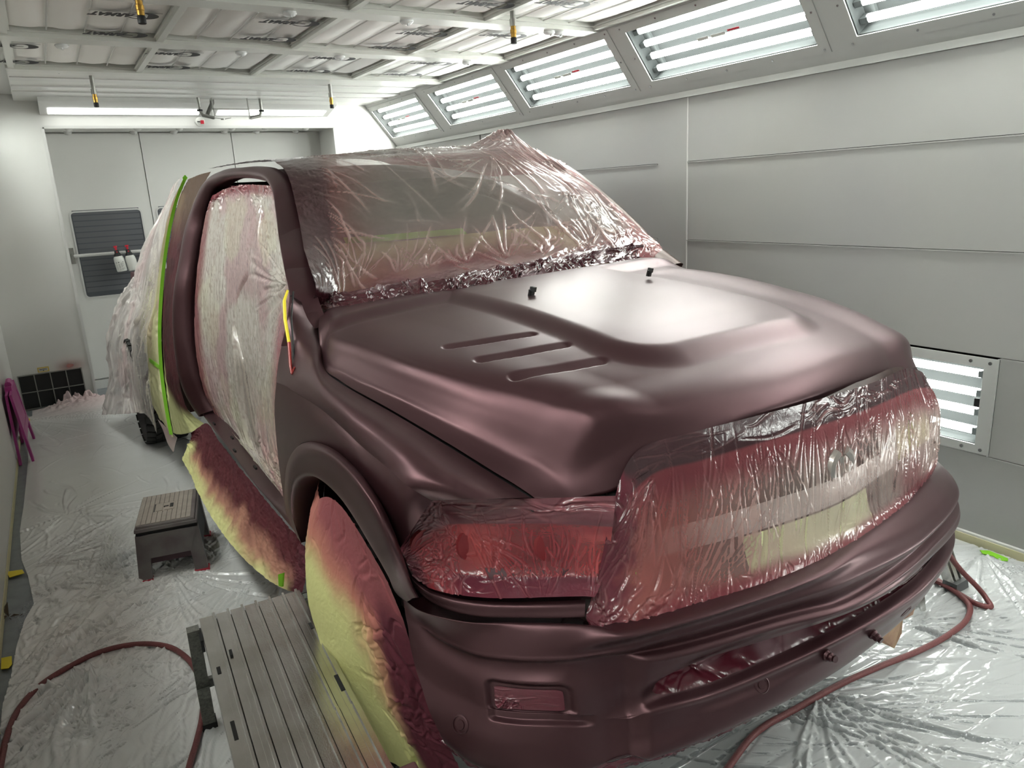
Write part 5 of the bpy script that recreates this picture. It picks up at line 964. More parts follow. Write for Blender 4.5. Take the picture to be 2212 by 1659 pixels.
# door opening film
def dseg(U, V):
    s = fan(U*.7, .03, 60, 150, 26, .1, .6, .012, .010)+fan(U*.96, V*.30, 120, 200, 26, .1, .7, .012, .012)
    s += strew(0, 0, U, .10, 80, 30, 150, .04, .2, .012, .016)+strew(0, .1, U, V*.8, 150, 80, 100, .1, .6, .008, .004)
    s += strew(U*.5, V*.7, U, V, 90, 20, 120, .05, .3, .014, .014)+strew(0, V*.6, U*.5, V, 40, 60, 110, .2, .7, .010, .010)
    s += [(U*.40, V*.42, U*.55, V*.28, .02, .03), (U*.40, V*.42, U*.62, V*.8, .03, .05), (U*.40, V*.42, U*.45, V*.8, .03, -.04)]
    return s
def dtint(S, T, X, Y):
    n = fbm(X, Y, 6, 41); n2 = fbm(X*2, Y*.5, 70, 42)
    t = rgba(S.shape, (182, 174, 166), .90)
    t = mixc(t, (166, 136, 138), .92, ss(.45, .62, fbm(X, Y, 2.4, 44))*.8)
    t = mixc(t, (190, 186, 162), .9, ss(.45, .6, fbm(X, Y, 3.1, 48))*.5)
    t = mixc(t, (96, 66, 70), .95, ss(.60, .72, n2)*.45)
    t = mixc(t, (120, 52, 62), 1, ss(.10, .02, S+.05*(n-.5))*.8+ss(.06, .02, T)*.8)
    t = mixc(t, (150, 84, 92), 1, ss(.80, .93, S)*ss(.3, .5, T)*ss(.8, .6, T)*.9)
    t = mixc(t, (120, 40, 52), 1, ss(.90, .97, S)*ss(.25, .4, T)*ss(.75, .6, T)*.9)
    t = mixc(t, (176, 120, 124), 1, ss(.55, .8, T)*ss(.4, .7, S)*.6*n*1.6)
    t = mixc(t, (140, 130, 122), .55, np.exp(-((S-(.48+.28*(T-.55)))/.055)**2)*ss(.48, .56, T)*ss(.84, .76, T))
    return t
put(sheet('masking_film', NETS['door_film'], 260, 200, FILM, dseg, dtint, 1, rough=.004, amp=.6), 'tall milky film filling the open front doorway of the truck', 'masking film')
# maroon oversprayed paper behind the pillar, yellow paper and film over the rear body
def ptint(S, T, X, Y):
    n = fbm(X, Y, 6, 51); t = rgba(S.shape, (72, 28, 34), 1)
    t = mixc(t, (110, 92, 72), 1, ss(.30, .10, T)*.9); t = mixc(t, (200, 200, 140), 1, ss(.10, .0, S-.25*ss(.75, 1, T))*ss(.6, .9, T)); 
    t = mixc(t, (206, 208, 150), 1, ss(.84, .93, T+.1*(.5-S))); t = mixc(t, (40, 14, 18), 1, ss(.45, .55, n)*.5)
    return t
put(sheet('masking_paper', NETS['pillar_paper'], 160, 50, PAPER, lambda U, V: strew(0, 0, U, V, 30, 60, 120, .05, .4, .02, .008), ptint, 1, rough=.006), 'maroon-sprayed masking paper wrapped behind the door pillar', 'masking paper')
def stint(S, T, X, Y):
    n = fbm(X, Y, 5, 61); t = rgba(S.shape, (218, 216, 172), 1); t = mixc(t, (200, 170, 160), 1, ss(.45, .65, n)*.6*ss(.8, .5, T)); t = mixc(t, (196, 150, 150), 1, ss(.35, .0, T)*.6); return t
put(sheet('masking_paper', NETS['side_paper'], 140, 60, PAPER, lambda U, V: strew(0, 0, U, V, 70, 20, 160, .1, .5, .03, .02)+fan(U*.3, V*.6, 0, 360, 24, .1, .4, .02, .02), stint, 1, rough=.005, amp=.4), 'yellow masking paper over the rear doors left of the green tape', 'masking paper')
def ftint(S, T, X, Y):
    n = fbm(X, Y, 4, 71); t = rgba(S.shape, (212, 204, 200), .62); t[..., 3] += .2*(n-.5); t[..., 3] *= 1-.6*ss(.45, .2, S)*ss(.3, .5, T); t = mixc(t, (206, 176, 176), .7, ss(.45, .7, n)*.6*ss(.3, .5, S)); t = mixc(t, (196, 190, 186), .5, ss(.5, .9, S)*.6)
    t = mixc(t, (222, 214, 212), .9, ss(.955, .99, S)*.6); return t
put(sheet('masking_film', NETS['side_film'], 180, 160, FILM, lambda U, V: fan(U*.75, V*.42, 0, 360, 40, .1, .9, .02, .025)+strew(0, 0, U, V, 70, 60, 120, .2, .9, .02, .018)+strew(0, V*.4, U, V, 40, 20, 80, .2, .6, .03, .03), ftint, 1, rough=.004, amp=.45, fold=.1), 'loose clear film hanging over the pickup bed and rear wheel', 'masking film')
put(sheet('tape_strip', NETS['long_tape'], 4, 120, TAPEG, None, None, 1), 'long bright green tape line down the rear door masking', 'masking tape')
# trailing corner of the film below the rear body
cor = MB(); a_ = (-1.01, 3.5, 0.303); b_ = (-0.954, 3.1, 0.258); c_ = (-0.974, 3.25, 0.125)
cv = [[list(a_), [(a_[k]+b_[k])/2 for k in range(3)], list(b_)], [[(a_[k]*.4+c_[k]*.6) for k in range(3)], [(a_[k]+b_[k]+4*c_[k])/6-.02*(k == 0) for k in range(3)], [(b_[k]*.3+c_[k]*.7) for k in range(3)]], [list(c_), [c_[0]-.004, c_[1], c_[2]-.005], [c_[0]+.003, c_[1], c_[2]]]]
put(sheet('masking_film', cv, 20, 14, FILM, None, lambda S, T, X, Y: rgba(S.shape, (212, 190, 186), .85), 1), 'pointed tail of film trailing below the rear door', 'masking film')
put(MB().hexa([(p[0]-.01, p[1], p[2]) for p in ((-0.623, 3.2, 1.913), (-0.639, 3.2, 1.896), (-0.629, 3.2, 1.873), (-0.611, 3.2, 1.895))], [(p[0]-.014, p[1], p[2]) for p in ((-0.623, 3.2, 1.913), (-0.639, 3.2, 1.896), (-0.629, 3.2, 1.873), (-0.611, 3.2, 1.895))]).build('tape_tab', TAPEG), 'small green tape tab at the rear roof corner', 'masking tape')
# horizontal green tape on the yellow paper
q0, q1, q2, q3 = (-0.97, 3.5, 0.736), (-0.963, 3.1, 0.751), (-0.967, 3.1, 0.727), (-0.972, 3.5, 0.707)
put(MB().hexa([(p[0]-.02, p[1], p[2]) for p in (q0, q1, q2, q3)], [(p[0]-.023, p[1], p[2]) for p in (q0, q1, q2, q3)]).build('tape_strip', TAPEG), 'short green tape crossing left from the long tape line', 'masking tape')
# paper along the sill
def sltint(S, T, X, Y):
    n = fbm(X, Y, 7, 81); t = rgba(S.shape, (216, 214, 150), 1)
    t = mixc(t, (170, 110, 100), 1, ss(.92, .62, T+.35*(n-.5)-.1*S)*.9); t = mixc(t, (84, 32, 38), 1, ss(.76, .40, T+.4*(n-.5))); t = mixc(t, (70, 20, 30), 1, ss(.3, .1, T)*.7)
    t = mixc(t, (216, 214, 150), 1, ss(.10, .02, S)*ss(.3, .5, T)); t = mixc(t, (84, 34, 44), 1, ss(.90, .96, S)); return t
put(sheet('masking_paper', NETS['sill_paper'], 110, 260, PAPER, lambda U, V: strew(0, 0, U, V, 60, 20, 90, .1, .5, .02, .012)+fan(U*.92, V*.4, 0, 360, 20, .03, .12, .008, .010)+fan(U*.03, .03, 0, 120, 14, .04, .2, .01, .012), sltint, 1, rough=.010), 'yellow paper skirt with maroon overspray hanging from the truck sill', 'masking paper')
put(MB().hexa([(p[0]-.012, p[1]-.01, p[2]) for p in ((-1.008, 0.48, 0.447), (-0.993, 0.47, 0.452), (-1.003, 0.47, 0.401), (-1.012, 0.48, 0.403))], [(p[0]-.018, p[1]-.01, p[2]) for p in ((-1.008, 0.48, 0.447), (-0.993, 0.47, 0.452), (-1.003, 0.47, 0.401), (-1.012, 0.48, 0.403))]).build('tape_tab', TAPEG), 'green tape tab at the front end of the sill paper', 'masking tape')
# wheel paper
def wptint(S, T, X, Y):
    n = fbm(X, Y, 8, 91); t = rgba(S.shape, (214, 212, 146), 1)
    f = S*.9+ss(.45, .0, T)*.75-.30*T+.25*(n-.5)
    t = mixc(t, (186, 120, 104), 1, ss(.26, .62, f)); t = mixc(t, (140, 76, 80), 1, ss(.5, .9, f)); t = mixc(t, (92, 38, 50), 1, ss(.74, .86, S+.08*(n-.5)+.10*T)*ss(.12, .3, T)); return t
def wpseg(U, V):
    s = strew(U*.1, 0, U, V, 240, -60, -30, .02, .07, .004, .0016)+strew(U*.6, V*.3, U, V, 40, 20, 160, .05, .2, .012, .014)
    s += fan(U*.72, V*.25, 60, 110, 8, .1, .4, .012, .015)+fan(U*.9, V*.72, 0, 360, 12, .03, .1, .01, .014)+strew(0, 0, U, V*.3, 20, 40, 120, .05, .2, .01, .008); return s
put(sheet('masking_paper', NETS['wheel_paper'], 300, 200, PAPER, wpseg, wptint, 1, rough=.002, amp=.45), 'yellow and maroon paper bag draped over the near front wheel', 'masking paper')
# folded-in left edge of the wheel paper
ed = [[[r[0][0]+dx, r[0][1]+dy, r[0][2]] for r in NETS['wheel_paper']] for dx, dy in ((0, 0), (.02, .07), (.06, .16))]
put(sheet('masking_paper', ed, 16, 120, PAPER, None, lambda S, T, X, Y: mixc(rgba(S.shape, (206, 204, 142)), (176, 110, 100), 1, ss(.35, .1, S)), 1, rough=.006), 'folded back edge of the front wheel paper', 'masking paper')
# film and paper hanging under the bumper
NETS['under'] = [[[p[0], p[1]+.02, p[2]-.0] for p in NETS['bumper'][-2]][:12], [[p[0], p[1]+.022, p[2]-.022] for p in NETS['bumper'][-2]][:12], [[p[0]*.99, p[1]+.06, p[2]-.042-.03*(6 < i < 9)] for i, p in enumerate(NETS['bumper'][-2])][:12]]
def untint(S, T, X, Y):
    n = fbm(X, Y, 6, 95); t = rgba(S.shape, (84, 34, 46), 1); return mixc(t, (198, 180, 132), 1, ss(.48, .6, S)*ss(.25, .5, T+.3*(n-.5)))
put(sheet('masking_paper', NETS['under'], 50, 300, FILMT, lambda U, V: strew(0, 0, U, V, 160, -30, 30, .03, .2, .007, .008)+fan(U*.42, .03, 20, 160, 18, .03, .12, .006, .01), untint, 1, rough=.008, flip=True), 'crumpled maroon and tan masking tucked under the front bumper', 'masking paper')
def flap(pts, th, mat, label, cat, tint=None):
    n = len(pts); mb = MB(); mb.add([(p[0], p[1], p[2]) for p in pts]+[(p[0]+.002, p[1]+th, p[2]) for p in pts], [tuple(range(n))[::-1], tuple(range(n, 2*n))]+[(i, (i+1) % n, n+(i+1) % n, n+i) for i in range(n)])
    return put(mb.build('paper_flap', mat), label, cat)
KRAFT = pbr('oversprayed_kraft', (170, 140, 112), .8, var=(14, .7, (140, 92, 84)), bump=(30, .3, .006))
KRAFT2 = pbr('oversprayed_kraft_tan', (150, 118, 96), .8, var=(14, .7, (116, 72, 70)), bump=(30, .3, .006))
flap([(0.304, -0.93, 0.417), (0.377, -0.93, 0.403), (0.494, -0.92, 0.4), (0.534, -0.9, 0.298), (0.537, -0.88, 0.231), (0.404, -0.9, 0.324)], .004, KRAFT, 'tan paper flap hanging below the middle of the bumper', 'masking paper')
flap([(0.467, -0.9, 0.355), (0.628, -0.88, 0.391), (0.711, -0.86, 0.39), (0.692, -0.85, 0.278), (0.558, -0.88, 0.322)], .004, KRAFT2, 'brown paper flap at the far end below the bumper', 'masking paper')
flap([(0.137, -0.95, 0.425), (0.256, -0.94, 0.411), (0.296, -0.92, 0.343), (0.21, -0.93, 0.361)], .004, pbr('olive_tape', (96, 122, 56), .6), 'olive green tape flap under the bumper bar', 'masking tape')
# film twisted over the far end of the slot
fz = [[list(q) for q in ((0.412, -0.99, 0.641), (0.536, -0.96, 0.637), (0.658, -0.93, 0.574), (0.728, -0.91, 0.523))],
      [list(q) for q in ((0.214, -1.03, 0.647), (0.374, -1, 0.619), (0.547, -0.97, 0.588), (0.711, -0.92, 0.506))],
      [list(q) for q in ((0.07, -1.04, 0.65), (0.227, -1.03, 0.634), (0.425, -1, 0.601), (0.655, -0.94, 0.526))]]
put(sheet('masking_film', fz, 60, 90, FILMT, lambda U, V: strew(0, 0, U, V, 50, 0, 60, .03, .15, .006, .010), lambda S, T, X, Y: mixc(rgba(S.shape, (92, 56, 62)), (190, 176, 176), 1, ss(.5, .7, fbm(X, Y, 9, 7))*.6), 1, rough=.01), 'twisted glossy film at the far end of the bumper slot', 'masking film')
# yellow / burgundy hook wire standing on the fender
hk = NETS['hook']; hp = [Vector(p) for p in hk]
t = frame(empty('hook_strap', (0, 0, 0), 0, 'bent wire hook, yellow on top and maroon below, on the fender by the door', 'hook')); t.location = (1.519, 2.007, 0)
MB().tube(hp[:4], [.004, .0055, .0055, .005], 8).build('yellow_end', TAPEY, t, True)
MB().tube(hp[3:], [.005, .005, .003], 8).tube([hp[5]+Vector((.01, -.005, .02)), hp[5]], .003, 5).build('wire_tail', pbr('hook_red', (150, 44, 40), .4), t, True)
MB().tube([hp[0]+Vector((.018, 0, -.005)), hp[2]+Vector((.02, 0, 0)), hp[4]+Vector((.012, 0, 0))], .003, 6).build('black_wire', BLACK, t)
# small black marks of clips along the sill
for (p) in ((-0.882, 2.1, 0.581), (-0.895, 1.6, 0.634), (-0.911, 1.5, 0.6), (-0.904, 1.15, 0.618)):
    MB().box(p[0]-.006, p[1]-.02, p[2]-.005, p[0]+.002, p[1]+.02, p[2]+.004).build('sill_clip', BLACK, truck)

# ------------------------------------------------------------------ floor : plastic film and what lies on it
nx = 640; xs = np.linspace(-.40, 3.40, nx); ys = np.concatenate([np.linspace(.35, 4.3, 760), np.linspace(4.312, 7.7, 290)])
FX, FY = np.meshgrid(xs, ys)
segs = []
def ff(px, a0, a1, n, l0, l1, w=.008, a=.010): segs.extend(fan(px[0], px[1], a0, a1, n, l0, l1, w, a))
ff((-0.179, 4.771, 0), 0, 360, 26, .1, .7); ff((-0.415, 7.395, 0), -80, 10, 26, .2, 1.4); ff((-0.377, 4.151, 0), -30, 60, 26, .1, .8)
ff((-0.028, 2.537, 0), 20, 170, 26, .1, .5); ff((-0.124, 3.793, 0), 20, 80, 40, .1, .9); ff((0.181, 3.627, 0), 0, 360, 40, .1, .8)
ff((0.403, 3.627, 0), 0, 180, 30, .1, .8); ff((-0.13, 2.987, -0), 220, 280, 30, .1, .6, .014, .018); ff((-0.314, 3.019, -0), 20, 80, 40, .1, 1.0)
ff((1.736, 1.363, 0), -60, 40, 60, .1, .9, .010, .010); ff((2.534, 1.366, 0), -70, 30, 60, .1, .8, .009, .008); ff((3.336, 1.497, 0), 180, 300, 40, .1, .9)
ff((1.948, 1.325, 0), 120, 330, 50, .1, .7)
segs += strew(-.4, 3.0, .8, 4.6, 300, 25, 75, .1, .6, .007, .008); segs += strew(-.4, 1.9, .5, 3.2, 420, 35, 80, .08, .5, .0065, .008)
segs += strew(-.3, 4.3, 1.2, 7.5, 120, 10, 120, .1, .5, .008, .006); segs += strew(1.2, .5, 3.4, 1.9, 420, -50, 10, .1, .8, .006, .006)
segs += strew(-.4, 2.6, .2, 4.0, 160, 0, 180, .05, .2, .010, .014)
Z = ridges(xs, ys, segs)*.72+.012+.006*fbm(FX, FY, 3, 5)
# long gathered folds
def fold(pa, pb, w, a):
    global Z
    dx, dy = pb[0]-pa[0], pb[1]-pa[1]; L = math.hypot(dx, dy); t = ((FX-pa[0])*dx+(FY-pa[1])*dy)/L/L; n = ((FX-pa[0])*dy-(FY-pa[1])*dx)/L+.03*np.sin(t*6)
    Z = Z+a*np.exp(-(n/w)**2)*(.6+.4*np.cos(n/w*5))*ss(-.05, .1, t)*ss(1.05, .9, t)
fold((-0.314, 2.954, 0), (0.229, 4.007, 0), .05, .028); fold((-0.356, 2.804, 0), (-0.052, 3.406, 0), .05, .02); fold((-0.25, 2.481, 0), (-0.12, 3.016, 0), .03, .024)
# gathered heap by the exhaust grille
hx_, hy_ = (-0.034, 7.809, 0)[:2]
Z += (1-.75*(1-abs(2*fbm(FX, FY, 16, 77, 3)-1)))*.26*np.exp(-((FX-hx_)/.20)**2-((FY-7.75)/.16)**2)*(.5+.9*fbm(FX, FY, 12, 33))+.05*np.exp(-((FX-hx_-.2)/.3)**2-((FY-7.55)/.12)**2)
edge_px = [(-0.416, 7.483, 0), (-0.393, 6.089, -0), (-0.404, 5.096, 0), (-0.416, 4.713, 0), (-0.399, 4.268, 0), (-0.368, 4.042, 0), (-0.341, 3.713, 0), (-0.374, 3.578, 0), (-0.398, 3.368, 0), (-0.412, 3.124, 0), (-0.431, 2.946, 0), (-0.432, 2.748, 0)]
ey = np.array([p[1] for p in edge_px])[::-1]; exx = np.array([p[0] for p in edge_px])[::-1]
left = np.interp(ys, ey, exx, left=-.42, right=-.38)
FX2 = left[:, None]+(xs[None, :]-xs[0])*(3.40-left[:, None])/(3.40-xs[0])
FPt = np.stack([FX2, FY, Z], -1)
n = fbm(FX, FY, 3, 55); tt = rgba(FX.shape, (186, 188, 188), .16); tt[..., 3] += .22*ss(1.3, .4, FX); tt = mixc(tt, (232, 232, 230), .5, ss(1.2, .3, FX)*.7); tt[..., 3] += .25*(n-.45)+.40*np.clip(np.abs(Z-.013)/.004, 0, 1)+.5*np.clip(Z-.018, 0, .04)/.04  # left film tinted paler, standing in for stronger light there
tt = mixc(tt, (206, 176, 176), .5, np.exp(-((FX-hx_-.1)/.5)**2-((FY-7.7)/.35)**2)*.9)
tt = mixc(tt, (226, 222, 216), .62, np.exp(-((FX+.05)/.38)**2-((FY-3.35)/.55)**2)*.8*n*1.6)  # pale patch painted in to brighten the near left film
fo = grid_mesh('floor_film', FPt, FLOORF, None, tt, flip=True); fo['kind'] = 'thing'
tag(fo, 'wrinkled clear plastic sheet covering the grey booth floor', 'floor film')
def strip(name, pts, mat, label, cat, z=.006, th=.003, group=None):
    n = len(pts); mb = MB(); mb.add([(p[0], p[1], z) for p in pts]+[(p[0], p[1], z+th) for p in pts], [tuple(range(n)), tuple(range(n, 2*n))[::-1]]+[((i+1) % n, i, n+i, n+(i+1) % n) for i in range(n)])
    return tag(mb.build(name, mat), label, cat, group)
strip('tape_strip', [(-0.45, 7.443, 0), (-0.394, 7.309, 0), (-0.395, 7.377, 0), (-0.433, 7.481, 0)], TAPEY, 'small yellow tape holding the floor film near the exhaust grille', 'floor tape', .02)
strip('tape_strip', [(-0.456, 4.137, 0), (-0.445, 4.084, 0), (-0.384, 4.093, 0), (-0.393, 4.14, 0), (-0.451, 4.161, 0)], TAPEY, 'torn yellow tape strip on the floor beside the left wall', 'floor tape', .012)
strip('tape_square', [(-0.449, 3.298, 0), (-0.447, 3.211, 0), (-0.422, 3.2, 0), (-0.411, 3.223, 0), (-0.414, 3.288, 0)], TAPEY, 'square piece of yellow tape at the left edge of the floor', 'floor tape', .012)
strip('tape_strip', [(-0.437, 2.8, 0), (-0.436, 2.767, 0), (-0.425, 2.776, 0), (-0.429, 2.8, 0)], TAPEY, 'yellow tape corner at the lowest left edge by the hose', 'floor tape', .012)
strip('tape_strip', [(3.349, 1.493, 0), (3.329, 1.47, 0), (3.34, 1.43, 0), (3.32, 1.392, 0), (3.345, 1.373, 0), (3.366, 1.383, 0), (3.373, 1.436, 0), (3.376, 1.467, 0)], TAPEG, 'torn green tape on the floor film along the right wall', 'floor tape', .022)
# spilled grit and dry leaves by the left wall
gm = MB(); c0 = (-0.366, 3.572, 0)
for _ in range(260):
    x = c0[0]+random.gauss(0, .022); y = c0[1]+random.gauss(0, .10); r = random.uniform(.001, .0028)
    x = c0[0]+(x-c0[0])-.25*(c0[1]-y)*0
    gm.add([(x-r, y-r, .0005), (x+r, y-r, .0005), (x+r, y+r, .0005), (x-r, y+r, .0005), (x, y, .003)], [(0, 1, 4), (1, 2, 4), (2, 3, 4), (3, 0, 4)])
g = gm.build('spilled_grit', GRIT); tag(g, 'scatter of pale grit on bare floor at the film edge', 'grit', kind='stuff')
for k, (pa, pb, lab) in enumerate([((-0.464, 3.768, 0), (-0.436, 3.669, 0), 'upright brown dry leaf against the left wall'), ((-0.466, 3.646, 0), (-0.44, 3.685, 0), 'curled dry leaf lying lowest by the left wall'), ((-0.433, 3.671, 0), (-0.396, 3.662, 0), 'thin dry leaf pointing toward the floor film')]):
    pa, pb = Vector(pa), Vector(pb); d = pb-pa; nrm = Vector((-d.y, d.x, 0)).normalized()*(.018, .012, .005)[k]
    h = (.05, .02, .012)[k]
    V = [pa+Vector((0, 0, .003)), pa*.6+pb*.4+nrm+Vector((0, 0, h)), pb+Vector((0, 0, .006)), pa*.6+pb*.4-nrm+Vector((0, 0, h*.7)), pa*.5+pb*.5+Vector((0, 0, h*.45))]
    V += [v+Vector((0, 0, -.0015)) for v in V]
    mb = MB(); mb.add(V, [(0, 4, 1), (1, 4, 2), (0, 3, 4), (3, 2, 4), (5, 6, 9), (6, 7, 9), (5, 9, 8), (8, 9, 7), (0, 1, 6, 5), (1, 2, 7, 6), (2, 3, 8, 7), (3, 0, 5, 8)]); mb.tube([pb, pb+d*.3+Vector((0, 0, .006))], .0012, 4)
    tag(mb.build('dry_leaf', LEAF), lab, 'leaf')
# pink folded floor sign leaning at the left wall
sg = empty('folded_floor_sign', (-.435, 6.42, 0), 0, 'magenta plastic folded floor sign leaning by the left wall', 'floor sign')
def panel(x, lean, y0, y1):
    mb = MB(); z1 = .56; hw = (y1-y0)/2; yc = (y0+y1)/2
    def pt(y, z, dx): return (x+lean*z+dx, y, z)
    def bar(ya, za, yb, zb, w):
        d = math.hypot(yb-ya, zb-za); ny, nz = -(zb-za)/d*w, (yb-ya)/d*w
        q = [(ya+ny, za+nz), (yb+ny, zb+nz), (yb-ny, zb-nz), (ya-ny, za-nz)]
        mb.hexa([pt(a, b, -.008) for a, b in q], [pt(a, b, .008) for a, b in q])
    bar(yc-hw, .0, yc-hw*.8, .5, .035); bar(yc+hw, .0, yc+hw*.8, .5, .035); bar(yc-hw*.8, .47, yc+hw*.8, .47, .03); bar(yc-hw*.9, .20, yc+hw*.9, .20, .03)
    mb.hexa([pt(a, b, -.005) for a, b in ((yc-hw*.85, .22), (yc+hw*.85, .22), (yc+hw*.75, .46), (yc-hw*.75, .46))], [pt(a, b, .005) for a, b in ((yc-hw*.85, .22), (yc+hw*.85, .22), (yc+hw*.75, .46), (yc-hw*.75, .46))])
    return mb
panel(-.005, .01, -.34, .30).build('panel', PINK, sg); panel(.075, -.10, -.34, .30).build('panel', PINK, sg)
MB().tube([(.012, -.1, .54), (.012, .06, .54)], .022, 8).box(-.012, -.13, .46, .03, .10, .53).build('handle', PINK, sg)
# step stool
stl = empty('step_stool', (.275, 3.80, .012), math.radians(-11), 'dusty grey plastic folding step stool with ridged top', 'step stool')
def tp(hx, hy, z, cx=0, cy=0): return [(cx-hx, cy-hy, z), (cx+hx, cy-hy, z), (cx+hx, cy+hy, z), (cx-hx, cy+hy, z)]
HT = .275
MB().hexa(tp(.138, .205, HT-.03), tp(.136, .203, HT-.012)).hexa(tp(.130, .197, HT-.012), tp(.126, .193, HT)).build('top', STOOLM, stl, bevel=.003)
rb = 0
for k in range(11):
    x = -.118+k*.0218
    cuts = [(-.185, -.05), (.055, .185)] if 3 <= k <= 6 else [(-.185, .185)]
    for (a, b) in cuts: MB().box(x-.0095, a, HT-.001, x+.0095, b, HT+.0025).build('ridge', STOOLT, stl)
MB().box(-.061, -.055, HT-.002, .041, .060, HT+.0016).build('plate_groove', BLACK, stl)
MB().box(-.056, -.05, HT-.002, .036, .055, HT+.002).box(-.052, -.045, HT+.002, -.022, .05, HT+.004).box(-.012, -.045, HT+.002, .032, .05, HT+.004).build('centre_plate', STOOLT, stl)
MB().box(-.018, -.004, HT+.002, .004, .006, HT+.0055).box(.010, -.02, HT+.004, .026, .03, HT+.0052).build('latch', BLACK, stl)
MB().hexa(tp(.132, .198, HT-.05), tp(.132, .198, HT-.03)).build('shadow_gap', BLACK, stl)
zb = .085
for sy in (-1, 1):                       # end aprons
    y = sy*.205
    MB().hexa([(-.088, y*1.01-.008, zb+.03), (.088, y*1.01-.008, zb+.03), (.088, y*1.01+.008, zb+.03), (-.088, y*1.01+.008, zb+.03)], [(-.132, y-.006, HT-.045), (.132, y-.006, HT-.045), (.132, y+.006, HT-.045), (-.132, y+.006, HT-.045)]).build('apron', STOOLM, stl)
    MB().hexa([(-.095, y*.86-.008, .075), (.095, y*.86-.008, .075), (.095, y*.86+.008, .075), (-.095, y*.86+.008, .075)], [(-.098, y*.84-.006, .13), (.098, y*.84-.006, .13), (.098, y*.84+.006, .13), (-.098, y*.84+.006, .13)]).build('brace', pbr('stool_brace%d' % sy, (74, 52, 58), .6), stl)
    for sx in (-1, 1):
        def q(z, xo, xi, yo, yi): return [(sx*xo, sy*yo, z), (sx*xi, sy*yo, z), (sx*xi, sy*yi, z), (sx*xo, sy*yi, z)]
        lg = MB().hexa(q(.012, .152, .095, .218, .175), q(HT-.045, .136, .080, .205, .160)); l_ = lg.build('leg', STOOLM, stl)
        MB().hexa(q(0, .160, .088, .226, .170), q(.012, .157, .092, .223, .172)).build('foot', REDP, l_)
for sx in (-1, 1): MB().hexa([(sx*.142, -.17, .10), (sx*.142, .17, .10), (sx*.130, .17, .10), (sx*.130, -.17, .10)], [(sx*.133, -.17, HT-.045), (sx*.133, .17, HT-.045), (sx*.122, .17, HT-.045), (sx*.122, -.17, HT-.045)]).build('side_panel', BLACK, stl)
# aluminium work platform beside the front wheel
PL = Vector((.355, 2.305, .45)); plr = math.radians(-3.2)
pf = empty('work_platform', (PL.x, PL.y, 0), -plr*1.0, 'low ribbed aluminium work platform on folding legs beside the wheel', 'work platform')
pf.rotation_euler = (0, 0, math.radians(-3.4)); zt = .45; L1 = .66; L2 = 1.28; hw = .152
for (y0, y1, nm) in ((0, -L1, 0), (-L1-.004, -L2, 1)):
    n = 7; wd = 2*hw/n; dz = 0 if nm == 0 else .004
    MB().box(-hw-.006, y1, zt-.045, -hw+.004, y0, zt+dz+.001).box(hw-.004, y1, zt-.045, hw+.006, y0, zt+dz+.001).build('side_rail', ALU, pf)
    for k in range(n):
        x = -hw+k*wd; MB().box(x+.001, y1, zt-.012, x+wd-.005, y0, zt+dz).box(x+wd-.010, y1, zt-.004, x+wd-.003, y0, zt+dz+.009).box(x+wd*.45, y1, zt, x+wd*.45+.0012, y0, zt+dz+.0012).build('deck_plank', ALU, pf)
    MB().box(-hw, y1+.004, zt-.04, hw, y0-.004, zt-.013).build('deck_core', ALUW, pf)
for (x, y, l) in ((-hw+.012, -.30, .035), (-hw+.012, -.56, .075), (hw-.012, -.22, .035), (hw-.014, -.52, .075)): MB().box(x-.005, y-l, zt, x+.005, y, zt+.0016).build('lock_slot', DARKGAP, pf)
MB().box(-hw+.05, -.27, zt+.0, -hw+.058, -.24, zt+.007).build('lock_tab', BLACK, pf)
def legset(yy, sx, foot=(0, 0)):
    x = sx*(hw+.030)
    lg = MB().hexa([(x-.020+foot[0], yy-.02+foot[1], .02), (x+.020+foot[0], yy-.02+foot[1], .02), (x+.020+foot[0], yy+.02+foot[1], .02), (x-.020+foot[0], yy+.02+foot[1], .02)], [(x-.018, yy-.018, zt-.01), (x+.018, yy-.018, zt-.01), (x+.018, yy+.018, zt-.01), (x-.018, yy+.018, zt-.01)]).build('leg', ALUW, pf)
    MB().box(x-.024+foot[0], yy-.026+foot[1], .0, x+.024+foot[0], yy+.026+foot[1], .035).build('rubber_foot', BLACK, lg)
legset(-.03, -1, (0, .10)); legset(-.03, 1, (0, .10)); legset(-1.22, -1, (0, -.08)); legset(-1.22, 1, (0, -.08))
MB().box(-hw-.05, -.01, .17, -hw-.012, .03, .20).box(-hw-.04, .03, .18, hw+.04, .05, .21).build('leg_brace', ALUW, pf)
MB().box(hw+.006, -.06, zt-.05, hw+.045, -.005, zt-.012).build('hinge_block', ALU, pf)
MB().box(-hw-.016, -.10, zt-.06, -hw-.007, -.02, zt-.02).build('hinge_block', BLACK, pf)
MB().box(hw+.004, -1.0, zt-.07, hw+.06, -.93, zt-.0).build('hinge_block', pbr('maroon_block', (92, 58, 60), .6), pf, bevel=.006)
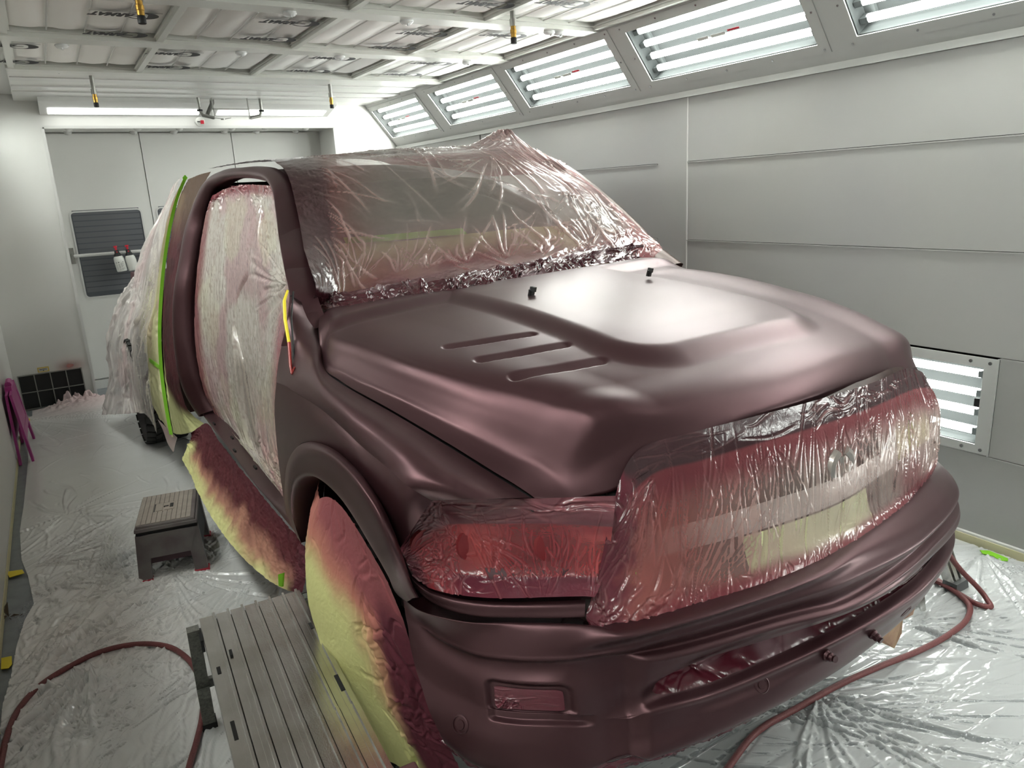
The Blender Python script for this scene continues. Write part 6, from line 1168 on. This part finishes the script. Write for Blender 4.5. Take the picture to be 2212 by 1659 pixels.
# far platform : only its leg shows behind the bumper
f2 = empty('work_platform', (2.86, 1.62, 0), 0, 'second aluminium platform, only its leg showing behind the far bumper end', 'work platform')
def ch(mb, a, b, w, d):
    a, b = Vector(a), Vector(b)
    mb.hexa([(a.x-w, a.y-d, a.z), (a.x+w, a.y-d, a.z), (a.x+w, a.y+d, a.z), (a.x-w, a.y+d, a.z)], [(b.x-w, b.y-d, b.z), (b.x+w, b.y-d, b.z), (b.x+w, b.y+d, b.z), (b.x-w, b.y+d, b.z)])
mb = MB(); ch(mb, (.10, -.22, .03), (.02, -.10, .42), .012, .022); ch(mb, (.132, -.22, .03), (.052, -.10, .42), .004, .022); ch(mb, (.068, -.22, .03), (-.012, -.10, .42), .004, .022); mb.build('leg', ALU, f2)
mb = MB(); mb.hexa([(.052, -.256, 0), (.150, -.256, 0), (.150, -.188, 0), (.052, -.188, 0)], [(.058, -.25, .055), (.142, -.25, .055), (.142, -.194, .055), (.058, -.194, .055)]); mb.build('rubber_foot', pbr('grey_foot', (82, 84, 84), .6), f2)
mb = MB(); ch(mb, (.10, .95, .0), (.02, .80, .42), .02, .022); mb.build('leg', ALU, f2); MB().box(-.13, -.14, .42, .10, .86, .45).build('deck', ALU, f2)
mb = MB(); ch(mb, (-.16, -.22, .0), (-.10, -.10, .42), .018, .022); mb.build('leg', ALU, f2); mb = MB(); ch(mb, (-.16, .95, .0), (-.10, .80, .42), .018, .022); mb.build('leg', ALU, f2)
# air hoses
def smooth(pts, n=10):
    S_ = Surf([[list(p) for p in pts], [list(p) for p in pts]]); return [tuple(v) for v in S_.grid(np.array([0.]), np.linspace(0, len(pts)-1, (len(pts)-1)*n+1))[0]]
hl_ = [(-0.426, 2.418, 0.03), (-0.42, 2.572, 0.03), (-0.408, 2.715, 0.03), (-0.376, 2.86, 0.03), (-0.308, 2.973, 0.03), (-0.217, 3.035, 0.03), (-0.104, 3.072, 0.03), (0.026, 3.037, 0.03), (0.118, 2.951, 0.03), (0.169, 2.832, 0.03), (0.19, 2.698, 0.03), (0.185, 2.547, 0.03), (0.164, 2.43, 0.03), (0.126, 2.309, 0.03), (0.084, 2.195, 0.03), (0.044, 2.047, 0.03)]
tag(MB().tube(smooth(hl_), .0105, 10).build('air_hose', HOSE, None, True), 'oxblood braided air hose looping over the film in the left foreground', 'hose')
hr = [(1.23, 1.18, 0.03), (1.432, 1.244, 0.03), (1.614, 1.294, 0.03), (1.825, 1.292, 0.03), (2.026, 1.285, 0.03), (2.223, 1.263, 0.03), (2.422, 1.234, 0.03), (2.607, 1.226, 0.03), (2.755, 1.242, 0.03), (2.848, 1.283, 0.03), (2.906, 1.369, 0.03), (2.932, 1.48, 0.03), (2.946, 1.593, 0.03), (2.992, 1.558, 0.03), (2.954, 1.487, 0.03), (2.901, 1.342, 0.03), (2.884, 1.256, 0.03), (2.909, 1.233, 0.026), (2.936, 1.265, 0.04), (2.857, 1.333, 0.16), (2.715, 1.335, 0.3), (2.551, 1.326, 0.44)]
tag(MB().tube(smooth(hr), .0105, 10).build('air_hose', HOSE, None, True), 'oxblood air hose running under the bumper and up the far platform at right', 'hose')
